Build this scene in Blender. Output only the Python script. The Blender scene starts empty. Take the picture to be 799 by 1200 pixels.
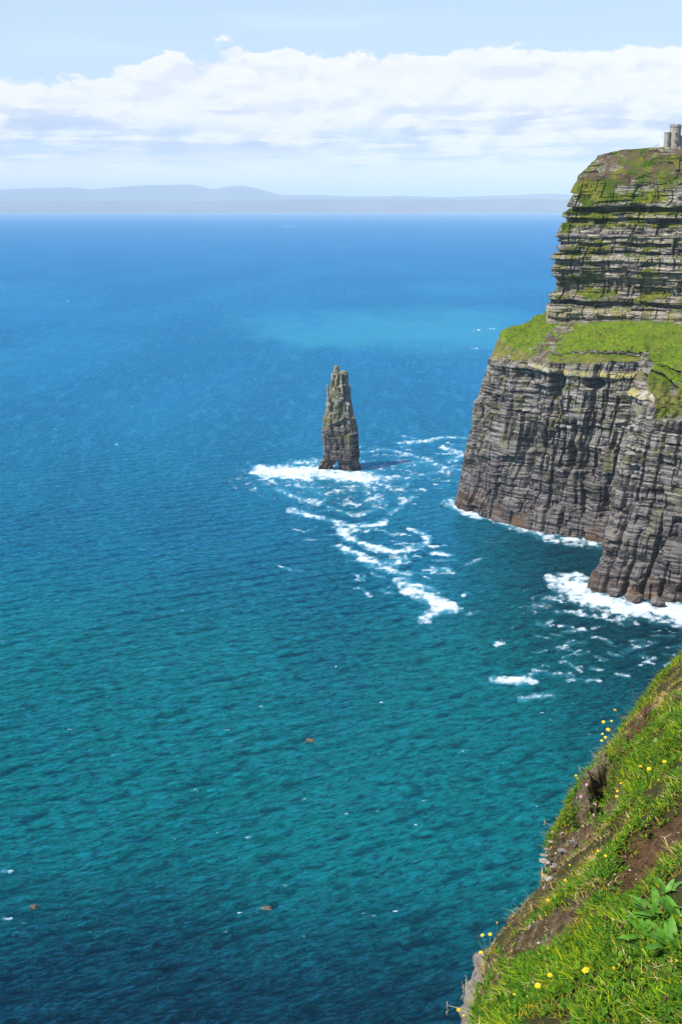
import bpy, bmesh, math, random
import numpy as np
from mathutils import Vector, Matrix
R = math.radians
random.seed(7)
S = bpy.context.scene
C = S.collection

# ------------------------------------------------------------------ camera
PITCH = math.atan(360/1424.0); F = 1424.0; H = 170.0
cp, sp = math.cos(PITCH), math.sin(PITCH)
cam = bpy.data.cameras.new('camera'); camo = bpy.data.objects.new('camera', cam); C.objects.link(camo)
camo.location = (0, 0, H); camo.rotation_euler = (math.pi/2-PITCH, 0, 0)
cam.sensor_fit = 'VERTICAL'; cam.sensor_height = 24; cam.lens = F/1200*24
cam.clip_start = 0.05; cam.clip_end = 400000
S.camera = camo

# ------------------------------------------------------------------ light
SUN_EL, SUN_AZ = R(52), R(-119)      # azimuth measured clockwise from +Y (north); the sun stands behind and to the left
sd = Vector((math.sin(SUN_AZ)*math.cos(SUN_EL), math.cos(SUN_AZ)*math.cos(SUN_EL), math.sin(SUN_EL)))
sun = bpy.data.lights.new('sun', 'SUN'); suno = bpy.data.objects.new('sun', sun); C.objects.link(suno)
sun.energy = 5.0; sun.angle = R(0.5); sun.color = (1, .955, .88)
suno.rotation_euler = sd.to_track_quat('Z', 'Y').to_euler(); suno.location = (-50, -50, 300)
S.view_settings.view_transform = 'Standard'; S.view_settings.look = 'None'
S.view_settings.gamma = 1; S.view_settings.use_curve_mapping = False
S.view_settings.exposure = 0.45

class NT:
    "tiny helper for node trees"
    def __init__(s, t): s.t = t; s.n = t.nodes; s.l = t.links
    def node(s, typ, **kw):
        n = s.n.new(typ)
        for k, v in kw.items(): setattr(n, k, v)
        return n
    def put(s, sock, v):
        if v is None: return
        if hasattr(v, 'is_output') or isinstance(v, bpy.types.NodeSocket): s.l.new(v, sock)
        else: sock.default_value = v
    def math(s, op, a, b=None, c=None, clamp=False):
        n = s.node('ShaderNodeMath', operation=op, use_clamp=clamp)
        s.put(n.inputs[0], a); s.put(n.inputs[1], b); s.put(n.inputs[2], c)
        return n.outputs[0]
    def mix(s, f, a, b, typ='MIX'):
        n = s.node('ShaderNodeMix', data_type='RGBA', blend_type=typ)
        s.put(n.inputs[0], f)
        s.put(n.inputs[6], (*a, 1) if isinstance(a, tuple) and len(a) == 3 else a)
        s.put(n.inputs[7], (*b, 1) if isinstance(b, tuple) and len(b) == 3 else b)
        return n.outputs[2]
    def ramp(s, f, a, b, lo=0., hi=1., smooth=True):
        n = s.node('ShaderNodeMapRange', interpolation_type='SMOOTHSTEP' if smooth else 'LINEAR')
        n.inputs[1].default_value = a; n.inputs[2].default_value = b
        n.inputs[3].default_value = lo; n.inputs[4].default_value = hi
        s.put(n.inputs[0], f); return n.outputs[0]
    def noise(s, v, scale, detail=4, rough=.55, dist=0., out=0, lac=2.0):
        n = s.node('ShaderNodeTexNoise'); s.put(n.inputs['Vector'], v)
        n.inputs['Scale'].default_value = scale; n.inputs['Detail'].default_value = detail
        n.inputs['Roughness'].default_value = rough; n.inputs['Distortion'].default_value = dist
        n.inputs['Lacunarity'].default_value = lac
        return n.outputs[out]
    def vscale(s, v, sc, loc=(0, 0, 0), rot=(0, 0, 0)):
        n = s.node('ShaderNodeMapping'); s.put(n.inputs[0], v)
        n.inputs['Scale'].default_value = sc; n.inputs['Location'].default_value = loc; n.inputs['Rotation'].default_value = rot
        return n.outputs[0]
    def attr(s, name, out='Fac'):
        n = s.node('ShaderNodeAttribute', attribute_name=name); return n.outputs[out]

# sky with a bank of cloud low over the horizon
w = bpy.data.worlds.new('World'); S.world = w; w.use_nodes = True
T = NT(w.node_tree); T.n.clear()
sky = T.node('ShaderNodeTexSky', sky_type='NISHITA'); sky.sun_disc = False
sky.sun_elevation = SUN_EL; sky.sun_rotation = SUN_AZ
sky.altitude = 170; sky.air_density = 1.0; sky.dust_density = .6; sky.ozone_density = 1.6
tc = T.node('ShaderNodeTexCoord').outputs['Generated']
sep = T.node('ShaderNodeSeparateXYZ'); T.put(sep.inputs[0], tc)
az = T.math('MULTIPLY', T.math('ARCTAN2', sep.outputs[0], sep.outputs[1]), 57.2958)   # degrees, 0 = ahead
el = T.math('MULTIPLY', T.math('ARCSINE', sep.outputs[2]), 57.2958)
cx = T.node('ShaderNodeCombineXYZ'); T.put(cx.inputs[0], az); T.put(cx.inputs[1], T.math('MULTIPLY', el, 2.1)); T.put(cx.inputs[2], 3.3)
cv = cx.outputs[0]
cx2 = T.node('ShaderNodeCombineXYZ'); T.put(cx2.inputs[0], T.math('MULTIPLY', az, .22)); T.put(cx2.inputs[1], T.math('MULTIPLY', el, 2.4)); T.put(cx2.inputs[2], 8.1)
cs = cx2.outputs[0]
billow = T.noise(cv, .36, 8, .56, .30)
lumps = T.noise(cv, .16, 4, .5, .2)
streak = T.noise(cs, .55, 7, .55, .5)
# height of the top of the bank over the azimuth
top0 = T.ramp(az, -17, -3, 5.0, 6.6)
top = T.math('ADD', top0, T.math('MULTIPLY', T.math('SUBTRACT', billow, .5), 3.7))
top = T.math('ADD', top, T.math('MULTIPLY', T.math('SUBTRACT', lumps, .5), 1.0))
m_top = T.ramp(T.math('SUBTRACT', top, el), -.06, .20)
white = (.94, .945, .965); grey = (.50, .59, .80)
lowblue = (.50, .66, .94)
shade = T.ramp(T.math('ADD', T.math('MULTIPLY', streak, .75), T.math('MULTIPLY', billow, .5)), .50, .70)
band = T.math('MULTIPLY', T.ramp(el, 1.6, 3.0), T.ramp(el, 4.9, 3.1))
body = T.mix(T.math('MULTIPLY', T.ramp(shade, .0, 1.0, 1., .0), T.math('ADD', T.math('MULTIPLY', band, .95), .08), clamp=True), white, grey)
hole = T.math('MULTIPLY', T.math('MULTIPLY', T.ramp(T.noise(cs, .9, 6, .6, .3), .48, .64), T.ramp(el, 1.2, 2.2)), T.ramp(el, 3.9, 2.7))
cvb = T.node('ShaderNodeVectorMath', operation='ADD'); T.put(cvb.inputs[0], cv); cvb.inputs[1].default_value = (-.35, 1.1, .0)
dlt = T.math('SUBTRACT', T.noise(cv, .36, 8, .56, .30), T.noise(cvb.outputs[0], .36, 8, .56, .30))
under = T.math('MULTIPLY', T.ramp(dlt, .02, -.14, 0, .42), T.ramp(el, 1.2, 2.6))
body = T.mix(under, body, (.60, .68, .84))
body = T.mix(T.math('MULTIPLY', hole, .75), body, lowblue)
puff = T.ramp(T.noise(cv, .8, 8, .6, .3), .44, .60, .0, .16)
body = T.mix(T.math('MULTIPLY', puff, T.ramp(el, 1.5, 4.)), body, (.66, .74, .88))
low = T.ramp(el, .3, 2.0, 1, 0)
body = T.mix(T.math('MULTIPLY', low, .5), body, (.84, .87, .93))
thin = T.math('MULTIPLY', T.ramp(T.noise(cs, .35, 5, .5), .5, .75), .25)
veil = T.ramp(el, 16, 7, 0, .8)
veilc = T.math('MULTIPLY', T.math('ADD', .85, thin), veil)
bgsky = T.mix(veilc, T.mix(1.0, sky.outputs[0], (.085, .10, .125), 'MULTIPLY'), (.53, .64, .715))
cloudcol = T.mix(1.0, body, (.80, .80, .80), 'MULTIPLY')
allc = T.mix(m_top, bgsky, cloudcol)
bg = T.node('ShaderNodeBackground'); T.put(bg.inputs[0], allc); bg.inputs[1].default_value = 1.0
# keep the sky at its 0.1 strength: Background strength .1, colours above are divided accordingly
allc10 = T.mix(1.0, allc, (10., 10., 10.), 'MULTIPLY'); T.put(bg.inputs[0], allc10); bg.inputs[1].default_value = .1
wo = T.node('ShaderNodeOutputWorld'); T.l.new(bg.outputs[0], wo.inputs[0])

# ------------------------------------------------------------------ helpers
def ray(px, py):
    u = (px-399.5)/F; v = (600-py)/F
    return np.array([u, cp+v*sp, -sp+v*cp])
def at_z(px, py, z=0.):
    d = ray(px, py); t = (z-H)/d[2]; return np.array([d[0]*t, d[1]*t, z])
def at_Y(px, py, Y):
    d = ray(px, py); t = Y/d[1]; return np.array([d[0]*t, Y, H+d[2]*t])

def hsh(ix, iy, iz, seed):
    ix = np.asarray(ix, np.int64); iy = np.asarray(iy, np.int64); iz = np.asarray(iz, np.int64)
    h = (ix*374761393 + iy*668265263 + iz*2147483647 + seed*1274126177) & 0xffffffff
    h = ((h ^ (h >> 13))*1274126177) & 0xffffffff
    h = ((h ^ (h >> 16))*2246822519) & 0xffffffff
    h = h ^ (h >> 15)
    return (h & 0xffffff)/float(0xffffff)
def vnoise(x, y, z, seed=0):
    x, y, z = np.broadcast_arrays(np.asarray(x, float), np.asarray(y, float), np.asarray(z, float))
    xi = np.floor(x); yi = np.floor(y); zi = np.floor(z)
    fx = x-xi; fy = y-yi; fz = z-zi
    fx = fx*fx*fx*(fx*(fx*6-15)+10); fy = fy*fy*fy*(fy*(fy*6-15)+10); fz = fz*fz*fz*(fz*(fz*6-15)+10)
    xi = xi.astype(np.int64); yi = yi.astype(np.int64); zi = zi.astype(np.int64)
    def g(a, b, c): return hsh(xi+a, yi+b, zi+c, seed)
    x00 = g(0,0,0)*(1-fx)+g(1,0,0)*fx; x10 = g(0,1,0)*(1-fx)+g(1,1,0)*fx
    x01 = g(0,0,1)*(1-fx)+g(1,0,1)*fx; x11 = g(0,1,1)*(1-fx)+g(1,1,1)*fx
    return ((x00*(1-fy)+x10*fy)*(1-fz)+(x01*(1-fy)+x11*fy)*fz)*2-1
def lnoise(x, y, z, seed=0):
    "noise with straight interpolation: planar facets that meet in creases"
    x, y, z = np.broadcast_arrays(np.asarray(x, float), np.asarray(y, float), np.asarray(z, float))
    xi = np.floor(x); yi = np.floor(y); fx = x-xi; fy = y-yi
    xi = xi.astype(np.int64); yi = yi.astype(np.int64); zi = np.floor(z).astype(np.int64)
    g = lambda a, b: hsh(xi+a, yi+b, zi, seed)
    up = fx+fy < 1
    lo = g(0,0)+(g(1,0)-g(0,0))*fx+(g(0,1)-g(0,0))*fy
    hi = g(1,1)+(g(0,1)-g(1,1))*(1-fx)+(g(1,0)-g(1,1))*(1-fy)
    return np.where(up, lo, hi)*2-1
def fbm(x, y, z, oct=4, seed=0, gain=.5):
    a = 1.; s = 0.; tot = 0.
    for i in range(oct):
        k = 2.03**i
        s = s + a*vnoise(np.asarray(x)*k+i*17.3, np.asarray(y)*k-i*9.1, np.asarray(z)*k+i*5.7, seed+i); tot += a; a *= gain
    return s/tot
def sstep(x, a, b):
    t = np.clip((x-a)/(b-a), 0, 1); return t*t*(3-2*t)

def mesh_obj(name, V, Fc, mat, smooth=False, parent=None, attrs=None, cols=None):
    me = bpy.data.meshes.new(name)
    V = np.asarray(V, np.float32)
    if isinstance(Fc, np.ndarray):
        n, k = Fc.shape
        me.vertices.add(len(V)); me.vertices.foreach_set('co', V.ravel())
        me.loops.add(n*k); me.loops.foreach_set('vertex_index', Fc.astype(np.int32).ravel())
        me.polygons.add(n); me.polygons.foreach_set('loop_start', np.arange(0, n*k, k, dtype=np.int32))
        me.polygons.foreach_set('loop_total', np.full(n, k, np.int32))
        me.update(calc_edges=True)
    else:
        me.from_pydata([tuple(map(float, v)) for v in V], [], [tuple(map(int, f)) for f in Fc]); me.update()
    if attrs:
        for k_, a in attrs.items():
            at = me.attributes.new(k_, 'FLOAT', 'POINT'); at.data.foreach_set('value', np.asarray(a, np.float32).ravel())
    if cols is not None:
        at = me.attributes.new('col', 'FLOAT_COLOR', 'POINT')
        c4 = np.ones((len(V), 4), np.float32); c4[:, :3] = cols; at.data.foreach_set('color', c4.ravel())
    me.polygons.foreach_set('use_smooth', np.full(len(me.polygons), smooth))
    if mat: me.materials.append(mat)
    o = bpy.data.objects.new(name, me); C.objects.link(o)
    if parent: o.parent = parent
    return o
def grid_faces(nr, nc, flip=False):
    i = np.arange(nr-1)[:, None]*nc + np.arange(nc-1)[None, :]
    f = np.stack([i, i+1, i+nc+1, i+nc], -1).reshape(-1, 4)
    return f[:, ::-1] if flip else f
def tag(o, label=None, cat=None, group=None, kind=None):
    if label: o['label'] = label
    if cat: o['category'] = cat
    if group: o['group'] = group
    if kind: o['kind'] = kind
    return o
def empty(name, loc=(0, 0, 0), rz=0.):
    o = bpy.data.objects.new(name, None); C.objects.link(o); o.location = loc; o.rotation_euler = (0, 0, rz)
    o.empty_display_size = .1; return o
def mat_new(name):
    m = bpy.data.materials.new(name); m.use_nodes = True; T = NT(m.node_tree)
    b = T.n['Principled BSDF']; return m, T, b
def mat_simple(name, c1, c2, scale, rough=.8, bump=.3, bdist=.02):
    m, T, b = mat_new(name)
    co = T.node('ShaderNodeTexCoord').outputs['Object']
    n = T.noise(co, scale, 6, .6)
    T.put(b.inputs['Base Color'], T.mix(T.ramp(n, .35, .65), c1, c2)); b.inputs['Roughness'].default_value = rough
    bp = T.node('ShaderNodeBump'); bp.inputs['Strength'].default_value = bump; bp.inputs['Distance'].default_value = bdist
    T.put(bp.inputs['Height'], T.noise(co, scale*3, 6, .6)); T.l.new(bp.outputs[0], b.inputs['Normal'])
    return m

# ------------------------------------------------------------------ materials: rock with ledge vegetation
def rock_material(name, upper=True, scale=1., lichen=1.):
    m, T, b = mat_new(name)
    geo = T.node('ShaderNodeNewGeometry'); pos = geo.outputs['Position']
    sepn = T.node('ShaderNodeSeparateXYZ'); T.put(sepn.inputs[0], geo.outputs['True Normal']); nz = sepn.outputs[2]
    sepp = T.node('ShaderNodeSeparateXYZ'); T.put(sepp.inputs[0], pos); z = sepp.outputs[2]
    lay = T.vscale(pos, (.05*scale, .05*scale, .8*scale))
    fine = T.noise(pos, .9*scale, 8, .65); big = T.noise(pos, .05*scale, 5, .55)
    strata = T.noise(lay, 1.0, 7, .65, .15)
    dark = (.028, .024, .025); mid = (.305, .272, .24); pale = (.50, .43, .33)
    c = T.mix(T.ramp(strata, .41, .59), dark, mid)
    c = T.mix(T.math('MULTIPLY', T.ramp(fine, .5, .72), .5), c, (.37, .33, .30))
    up = T.ramp(T.math('ADD', z, T.math('MULTIPLY', T.math('SUBTRACT', big, .5), 60)), 80, 118)
    if not upper:
        c = T.mix(T.math('MULTIPLY', T.ramp(z, 18, 40), .8), c, (.42, .385, .28))
    if upper:
        c = T.mix(T.math('MULTIPLY', T.ramp(T.noise(T.vscale(pos, (.10, .10, .035)), 1, 6, .6), .5, .62), T.ramp(z, 30, 75, 0, .6)), c, (.26, .235, .20))
        c = T.mix(T.math('MULTIPLY', up, .35), c, (.085, .072, .065))
        pl = T.math('MULTIPLY', up, T.ramp(T.noise(lay, 1.7, 6, .6), .50, .62))
        c = T.mix(T.math('MULTIPLY', pl, .85), c, pale)
    ck_ = T.math('ABSOLUTE', T.math('SUBTRACT', T.noise(T.vscale(pos, (.16*scale, .16*scale, .055*scale)), 1, 6, .6, .3), .5))
    ck2 = T.math('ABSOLUTE', T.math('SUBTRACT', T.noise(T.vscale(pos, (.05*scale, .05*scale, .42*scale)), 1, 6, .6, .2), .5))
    crk = T.math('MULTIPLY', T.ramp(ck2, .030, .006), .9)
    c = T.mix(T.math('MULTIPLY', crk, .85), c, (.016, .013, .018))  # thin bedding cracks, crevice shadow painted into the rock colour
    c = T.mix(T.math('MULTIPLY', T.attr('pale'), T.ramp(fine, .36, .5)), c, T.mix(T.ramp(T.noise(pos, .12, 5, .6), .45, .6), (.46, .40, .30), (.40, .34, .10)))
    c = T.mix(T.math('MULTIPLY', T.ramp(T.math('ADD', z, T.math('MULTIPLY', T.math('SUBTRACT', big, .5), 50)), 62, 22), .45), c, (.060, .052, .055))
    # lichen and moss, olive, on the higher rock
    li = T.noise(pos, .11*scale, 7, .62, .4)
    lim = T.math('MULTIPLY', T.ramp(li, .50, .66), T.ramp(z, 6, 45 if upper else 26))
    c = T.mix(T.math('MULTIPLY', lim, .62*lichen), c, (.155, .155, .05))
    c = T.mix(T.math('MULTIPLY', T.ramp(T.noise(pos, .32*scale, 6, .6), .60, .70), T.math('MULTIPLY', T.ramp(z, 14, 60), .6*lichen)), c, (.24, .22, .045))
    # rusty stain and wet dark rock near the sea
    zz = T.math('ADD', z, T.math('MULTIPLY', T.math('SUBTRACT', big, .5), 26))
    c = T.mix(T.math('MULTIPLY', T.ramp(zz, 13, 3), T.math('MULTIPLY', T.ramp(T.noise(pos, .07, 7, .65), .42, .66), .75 if upper else .25)), c, (.17, .09, .04))
    c = T.mix(T.ramp(zz, 3.5, -1, 0, .6), c, (.07, .05, .035))
    # grass on ledges and on the slopes
    g = T.attr('grass')
    gn = T.noise(pos, .16*scale, 6, .62)
    led = T.math('MULTIPLY', T.ramp(nz, .55, .8), T.ramp(T.math('ADD', gn, T.math('MULTIPLY', T.ramp(z, 60, 130), .05)), .55, .62))
    led = T.math('MULTIPLY', led, T.ramp(z, 30, 60))
    gm = T.math('MAXIMUM', T.ramp(T.math('ADD', g, T.math('MULTIPLY', T.math('SUBTRACT', T.noise(pos, .22*scale, 7, .65), .5), 1.1)), .42, .56), led)
    gc = T.mix(T.ramp(T.noise(pos, .09, 5, .6), .42, .60), (.055, .100, .006), (.175, .180, .016))
    gc = T.mix(T.ramp(T.noise(pos, .9, 7, .75), .50, .62), gc, (.035, .065, .006))
    gc = T.mix(T.math('MULTIPLY', T.attr('dry'), T.ramp(T.noise(pos, .35, 6, .7), .35, .6)), gc, (.21, .175, .06))
    gc = T.mix(T.math('MULTIPLY', T.attr('lush'), T.ramp(T.noise(pos, .12, 5, .65), .38, .55, .25, .85)), gc, (.13, .22, .007))
    gc = T.mix(T.ramp(T.noise(pos, .28, 7, .7), .50, .62, 0, .75), gc, (.10, .085, .035))
    gc = T.mix(T.ramp(T.noise(pos, .75, 7, .78), .52, .62, 0, .55), gc, (.045, .08, .006))
    gc = T.mix(T.ramp(T.noise(pos, .33, 6, .7), .50, .60, 0, .5), gc, (.10, .105, .012))
    c = T.mix(gm, c, gc)
    # bare reddish brown earth and heath
    e = T.ramp(T.math('ADD', T.attr('earth'), T.math('MULTIPLY', T.math('SUBTRACT', T.noise(pos, .18, 6, .65), .5), 1.6)), .45, .6)
    ec = T.mix(T.ramp(T.noise(pos, .5, 6, .7), .4, .6), (.125, .07, .055), (.09, .075, .035))
    c = T.mix(T.math('MULTIPLY', e, T.ramp(gn, .56, .46)), c, ec)
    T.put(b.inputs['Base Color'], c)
    b.inputs['Roughness'].default_value = .95; b.inputs['Specular IOR Level'].default_value = .08
    bp = T.node('ShaderNodeBump'); bp.inputs['Strength'].default_value = .7; bp.inputs['Distance'].default_value = 1.1/scale
    hgt = T.math('ADD', T.noise(T.vscale(pos, (.35*scale, .35*scale, 1.7*scale)), 1.0, 7, .65), T.math('MULTIPLY', fine, .8))
    T.put(bp.inputs['Height'], hgt); T.l.new(bp.outputs[0], b.inputs['Normal'])
    return m
M_cliff = rock_material('layered_cliff_rock')
M_stack = rock_material('sea_stack_rock', upper=False, lichen=1.5)

def blocks(u, z, spec, seed):
    "protrusion of masonry-like jointed beds: spec = (bed thickness, joint spacing, amplitude)"
    d = np.zeros_like(u)
    for k, (th, wd, am) in enumerate(spec):
        sdk = seed+31*k
        zw = z + .22*th*vnoise(u/(wd*3.), z/(th*6.), 0, sdk) 
        li = np.floor(zw/th + hsh(0*u, 0*u, 0*u+k, sdk))
        uu = u + .2*wd*vnoise(u/(wd*1.7), z/(th*1.6), 0, sdk+3)
        ci = np.floor(uu/wd + 7.3*hsh(li, 0*li, 0*li, sdk+5))
        d += am*(hsh(ci, li, 0*li+k, sdk+7)-.5)*2
    return d

# ------------------------------------------------------------------ the headland: control contours, row by row
def catmull(P, n_per):
    P = np.asarray(P, float); out = []
    Q = np.vstack([2*P[0]-P[1], P, 2*P[-1]-P[-2]])
    for i in range(len(P)-1):
        p0, p1, p2, p3 = Q[i], Q[i+1], Q[i+2], Q[i+3]
        m1 = (p2-p0)*.42; m2 = (p3-p1)*.42
        # limit tangents to the chord so tight corners do not loop
        L = np.linalg.norm((p2-p1).reshape(-1)); 
        for m in (m1, m2):
            lm = np.linalg.norm(m.reshape(-1))
            if lm > L: m *= L/lm
        t = np.linspace(0, 1, n_per[i], endpoint=False)[:, None]
        h00 = 2*t**3-3*t**2+1; h10 = t**3-2*t**2+t; h01 = -2*t**3+3*t**2; h11 = t**3-t**2
        out.append(h00*p1+h10*m1+h01*p2+h11*m2)
    out.append(P[-1:]); return np.vstack(out)

rows = [
 # z = -3 : c0 .. c12
 [(330,1000,-3),(160,830,-3),(80,725,-3),(68,681,-3),(97.7,639,-3),(113.8,624,-3),(140,606,-3),(148,597,-3),(114,531,-3),(126,516,-3),(149,506,-3),(200,489,-3),(330,440,-3)],
 [(332,1001,12),(163,831,12),(83,725,13),(71,682,14),(99,640,14),(116,626,14),(142,607,14),(147,596,14),(118,534,14),(131,520,14),(152,509,14),(201,491,14),(330,442,14)],
 [(335,1002,36),(166,833,36),(87,726,36),(74,684,36),(101,642,36),(118,628,36),(144,609,36),(147,595,36),(124,542,36),(137,527,36),(154,513,36),(203,493,36),(331,446,36)],
 [(340,1004,70),(174,836,70),(93,727,70),(82,688,70),(105,646,72),(122,631,74),(149,612,76),(146,593,75),(131,553,72),(143,533,71),(157,519,70),(207,497,70),(332,450,72)],
 [(345,1005,84),(180,840,85),(98,728,85),(86,690,86),(107,648,88),(124,633,90),(151,614,92),(147,593,91),(134,557,84),(146,535,80),(159,521,78),(210,498,80),(334,455,88)],
 [(348,1007,97),(184,843,98),(102,735,98),(92,698,97),(111,657,93),(128,642,95),(154,625,97),(154,607,97),(147,577,99),(158,555,98),(170,542,98),(220,518,98),(342,480,99)],
 [(360,1010,105),(212,860,108),(133,768,108),(127,745,101),(140,737,102),(152,731,103),(165,724,104),(172,720,104),(180,716,105),(188,712,105),(197,708,105),(240,690,108),(352,602,108)],
 [(361,1011,136),(213,861,136),(134,772,136),(127.5,747,136),(141,740,136),(154,734,136),(167,727,136),(174,723,136),(182,719,136),(190,715,136),(199,711,136),(242,693,136),(354,604,136)],
 [(365,1014,173),(219,866,172),(143,779,172),(136,753,172),(148,746,172),(160,739,173),(172,732,173),(179,728,173),(187,725,173),(195,721,173),(203,717,173),(245,697,173),(357,608,173)],
 [(368,1017,186),(223,869,186),(150,785,185),(143.5,758,185),(154,751,187),(164,745,188),(175,740,188),(181,737,188),(189,733,188),(196,729,188),(204,725,188),(247,705,188),(359,615,188)],
 [(375,1025,200),(233,876,200),(164,797,199),(156,766,199),(164,758,201),(171,754,202),(179,750,202.5),(185,747,202.8),(192,744,203),(199,740,203),(207,736,203),(250,717,203),(361,630,203)],
 [(395,1040,203),(260,890,203.5),(195,810,203.5),(188,790,203.8),(190,786,204),(193,784,204),(198,782,204.2),(203,780,204.3),(209,778,204.3),(215,776,204.4),(222,774,204.4),(270,760,204.4),(400,680,204)],
 [(620,900,198),(560,870,200),(500,860,201),(480,850,202),(480,840,202),(480,835,202),(480,830,202),(490,825,202),(500,820,202),(500,815,202),(500,810,202),(520,800,202),(620,760,202)],
]
n_cols = [30, 60, 130, 150, 75, 85, 40, 110, 60, 75, 90, 60]
n_rows = [34, 60, 85, 40, 66, 130, 95, 110, 45, 50, 40, 16]
CR = np.array(rows, float)                                   # rows x cols x 3
G = np.stack([catmull(r, n_cols) for r in CR])               # rows x N x 3
def lin_rows(G, n):
    out = []
    for i in range(len(G)-1):
        t = np.linspace(0, 1, n[i], endpoint=False)[:, None, None]
        out.append(G[i]*(1-t)+G[i+1]*t)
    out.append(G[-1:]); return np.concatenate(out)
B = lin_rows(G, n_rows); nr, nc = B.shape[:2]
rk = np.concatenate([np.linspace(i, i+1, n_rows[i], endpoint=False) for i in range(len(n_rows))]+[[len(n_rows)]])  # row parameter
def arc(P):
    d = np.linalg.norm(np.diff(P[:, :2], axis=0), axis=1); return np.concatenate([[0], np.cumsum(d)])
uL = arc(G[2]); uU = arc(G[7]); 
wU = sstep(rk, 4.6, 6.0)[:, None]
Ua = uL[None]*(1-wU)+(uU[None]+500)*wU
X, Y, Z = B[..., 0], B[..., 1], B[..., 2]
# outward horizontal direction from the contour tangent
dU = np.gradient(B, axis=1); 
sm = np.ones(25)/25
tx = np.apply_along_axis(lambda a: np.convolve(np.pad(a, 12, 'edge'), sm, 'valid'), 1, dU[..., 0])
ty = np.apply_along_axis(lambda a: np.convolve(np.pad(a, 12, 'edge'), sm, 'valid'), 1, dU[..., 1])
ln = np.hypot(tx, ty)+1e-9
ox, oy = ty/ln, -tx/ln                                       # points out to sea (contour runs with the land on its left)
rkk = rk[:, None]+0*X
lower = 1-sstep(rkk, 3.85, 4.15); bench = sstep(rkk, 3.9, 4.2)*(1-sstep(rkk, 5.85, 6.02))
upper_ = sstep(rkk, 5.95, 6.06)*(1-sstep(rkk, 8.0, 9.3)); crown = sstep(rkk, 8.0, 9.0)*(1-sstep(rkk, 9.9, 10.1))
plat = sstep(rkk, 9.9, 10.2)
dip = .035*X                                                  # beds dip a little
zb = Z - dip + 1.2*vnoise(X/60, Y/60, 0, 3)
dl = blocks(Ua, zb, [(24, 14, 2.3), (10, 8, 1.9), (4, 5, 1.0), (1.5, 2.4, .32)], 11)
dl += 3.0*lnoise(Ua/15, Z/45, 0, 21)+1.6*(np.abs(vnoise(Ua/17, Z/110, 0, 21))*1.6-.6)          # buttresses and gullies
dl += 1.5*lnoise(Ua/6.5, Z/16, 0, 22)+1.1*lnoise(Ua/2.6-Z/30, Z/9, 0, 23)
dl += 1.4*fbm(X/9, Y/9, Z/9, 4, 25)
# a few deep vertical clefts
for uc, wd, dp, z0, z1, sl in [(uL[0],0,0,0,1,0)]: pass
def cleft(px, py, width, depth, z0, z1, lean=0.):
    p = at_z(px, py, 0.); 
    j = np.argmin((G[0][:, 0]-p[0])**2+(G[0][:, 1]-p[1])**2); u0 = uL[j]
    return -depth*np.exp(-(((Ua-u0-lean*(Z-z0)+1.2*vnoise(Z/9, 0*Z, 0, 5))/width)**2))*sstep(Z, z0-4, z0+4)*(1-sstep(Z, z1-5, z1+5))
for a in [(588,610,1.3,3.5,6,80,.03),(607,616,1.0,3.,20,74,-.03),(652,627,1.6,4.2,25,62,.0),(629,621,.9,2.2,30,88,.03),(700,634,1.4,3.5,10,60,.02),(672,629,.9,2.2,40,84,0),
          (560,602,1.0,2.4,8,70,.04)]:
    dl += cleft(*a)
# overhanging pale beds at the top of the lower cliff, recess beneath
thick = lambda zc, wd, am: am*np.exp(-((zb-zc)/wd)**4)
def grooves(u, z, wd, seg, dep, gw, seed, keep=.35):
    cc = u/wd+.45*vnoise(u/(wd*4), z/(seg*1.5), 0, seed)+.03*vnoise(0*u, z/3., 0, seed+1)
    f = cc-np.floor(cc); d = np.minimum(f, 1-f)*wd; ci = np.floor(cc+.5); zi = np.floor(z/seg+hsh(ci, 0*ci, 0*ci, seed+2)*3)
    h_ = hsh(ci, zi, 0*ci, seed+3); return -dep*np.exp(-(d/gw)**2)*(h_ > keep)*(.5+h_)
nearB = sstep(Ua, uL[sum(n_cols[:7])], uL[sum(n_cols[:7])]+8)
dl += grooves(Ua, Z, 7.0, 24, 3.0, .6, 301, .4)+grooves(Ua, Z, 3.3, 8, 1.0, .34, 311, .66)+nearB*grooves(Ua, Z, 8.5, 34, 2.0, .8, 321, .45)
zz2 = zb+.2*vnoise(Ua/5, 0*Ua, 0, 331)
for zc, wd, dp in [(66.5,.55,1.5),(62,.4,1.1),(53,.5,1.3),(44,.45,1.0),(36,.5,1.0),(29,.5,1.2),(22,.4,1.0),(16,.45,1.2),(10.5,.5,1.1)]:
    dl -= dp*np.exp(-((zz2-zc)/wd)**4)*(vnoise(Ua/11, 0*Ua+zc, 0, 341) > -.25)
def cavity(px, py, Yc, ru, rz_, dep):
    q = at_Y(px, py, Yc); j = np.argmin((G[3][:, 0]-q[0])**2+(G[3][:, 1]-q[1])**2)
    return -dep*np.exp(-(((Ua-uL[j])/ru)**4+((Z-q[2])/rz_)**4))
dl += cavity(650, 450, 640, 3.6, 7, 8.)+cavity(688, 452, 622, 4.5, 2.6, 6.5)+cavity(728, 458, 606, 6, 3., 6.5)+cavity(668, 540, 625, 2.2, 7, 6)+cavity(598, 500, 660, 1.6, 10, 5)
dl += thick(80, 1.5, 1.9)+thick(75, 2.2, -2.4)*(.5+.5*vnoise(Ua/20, 0*Ua, 0, 6))+thick(57, .8, .9)
foot = np.exp(-(np.clip(Z, 0, 99)/7.)**2); dl += foot*(.5+1.2*vnoise(Ua/7, Z/6, 0, 8))
du = blocks(Ua, zb, [(9, 26, 1.7), (4.2, 13, 1.3), (2.0, 8, .7), (1.05, 4.5, .35)], 51)
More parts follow.
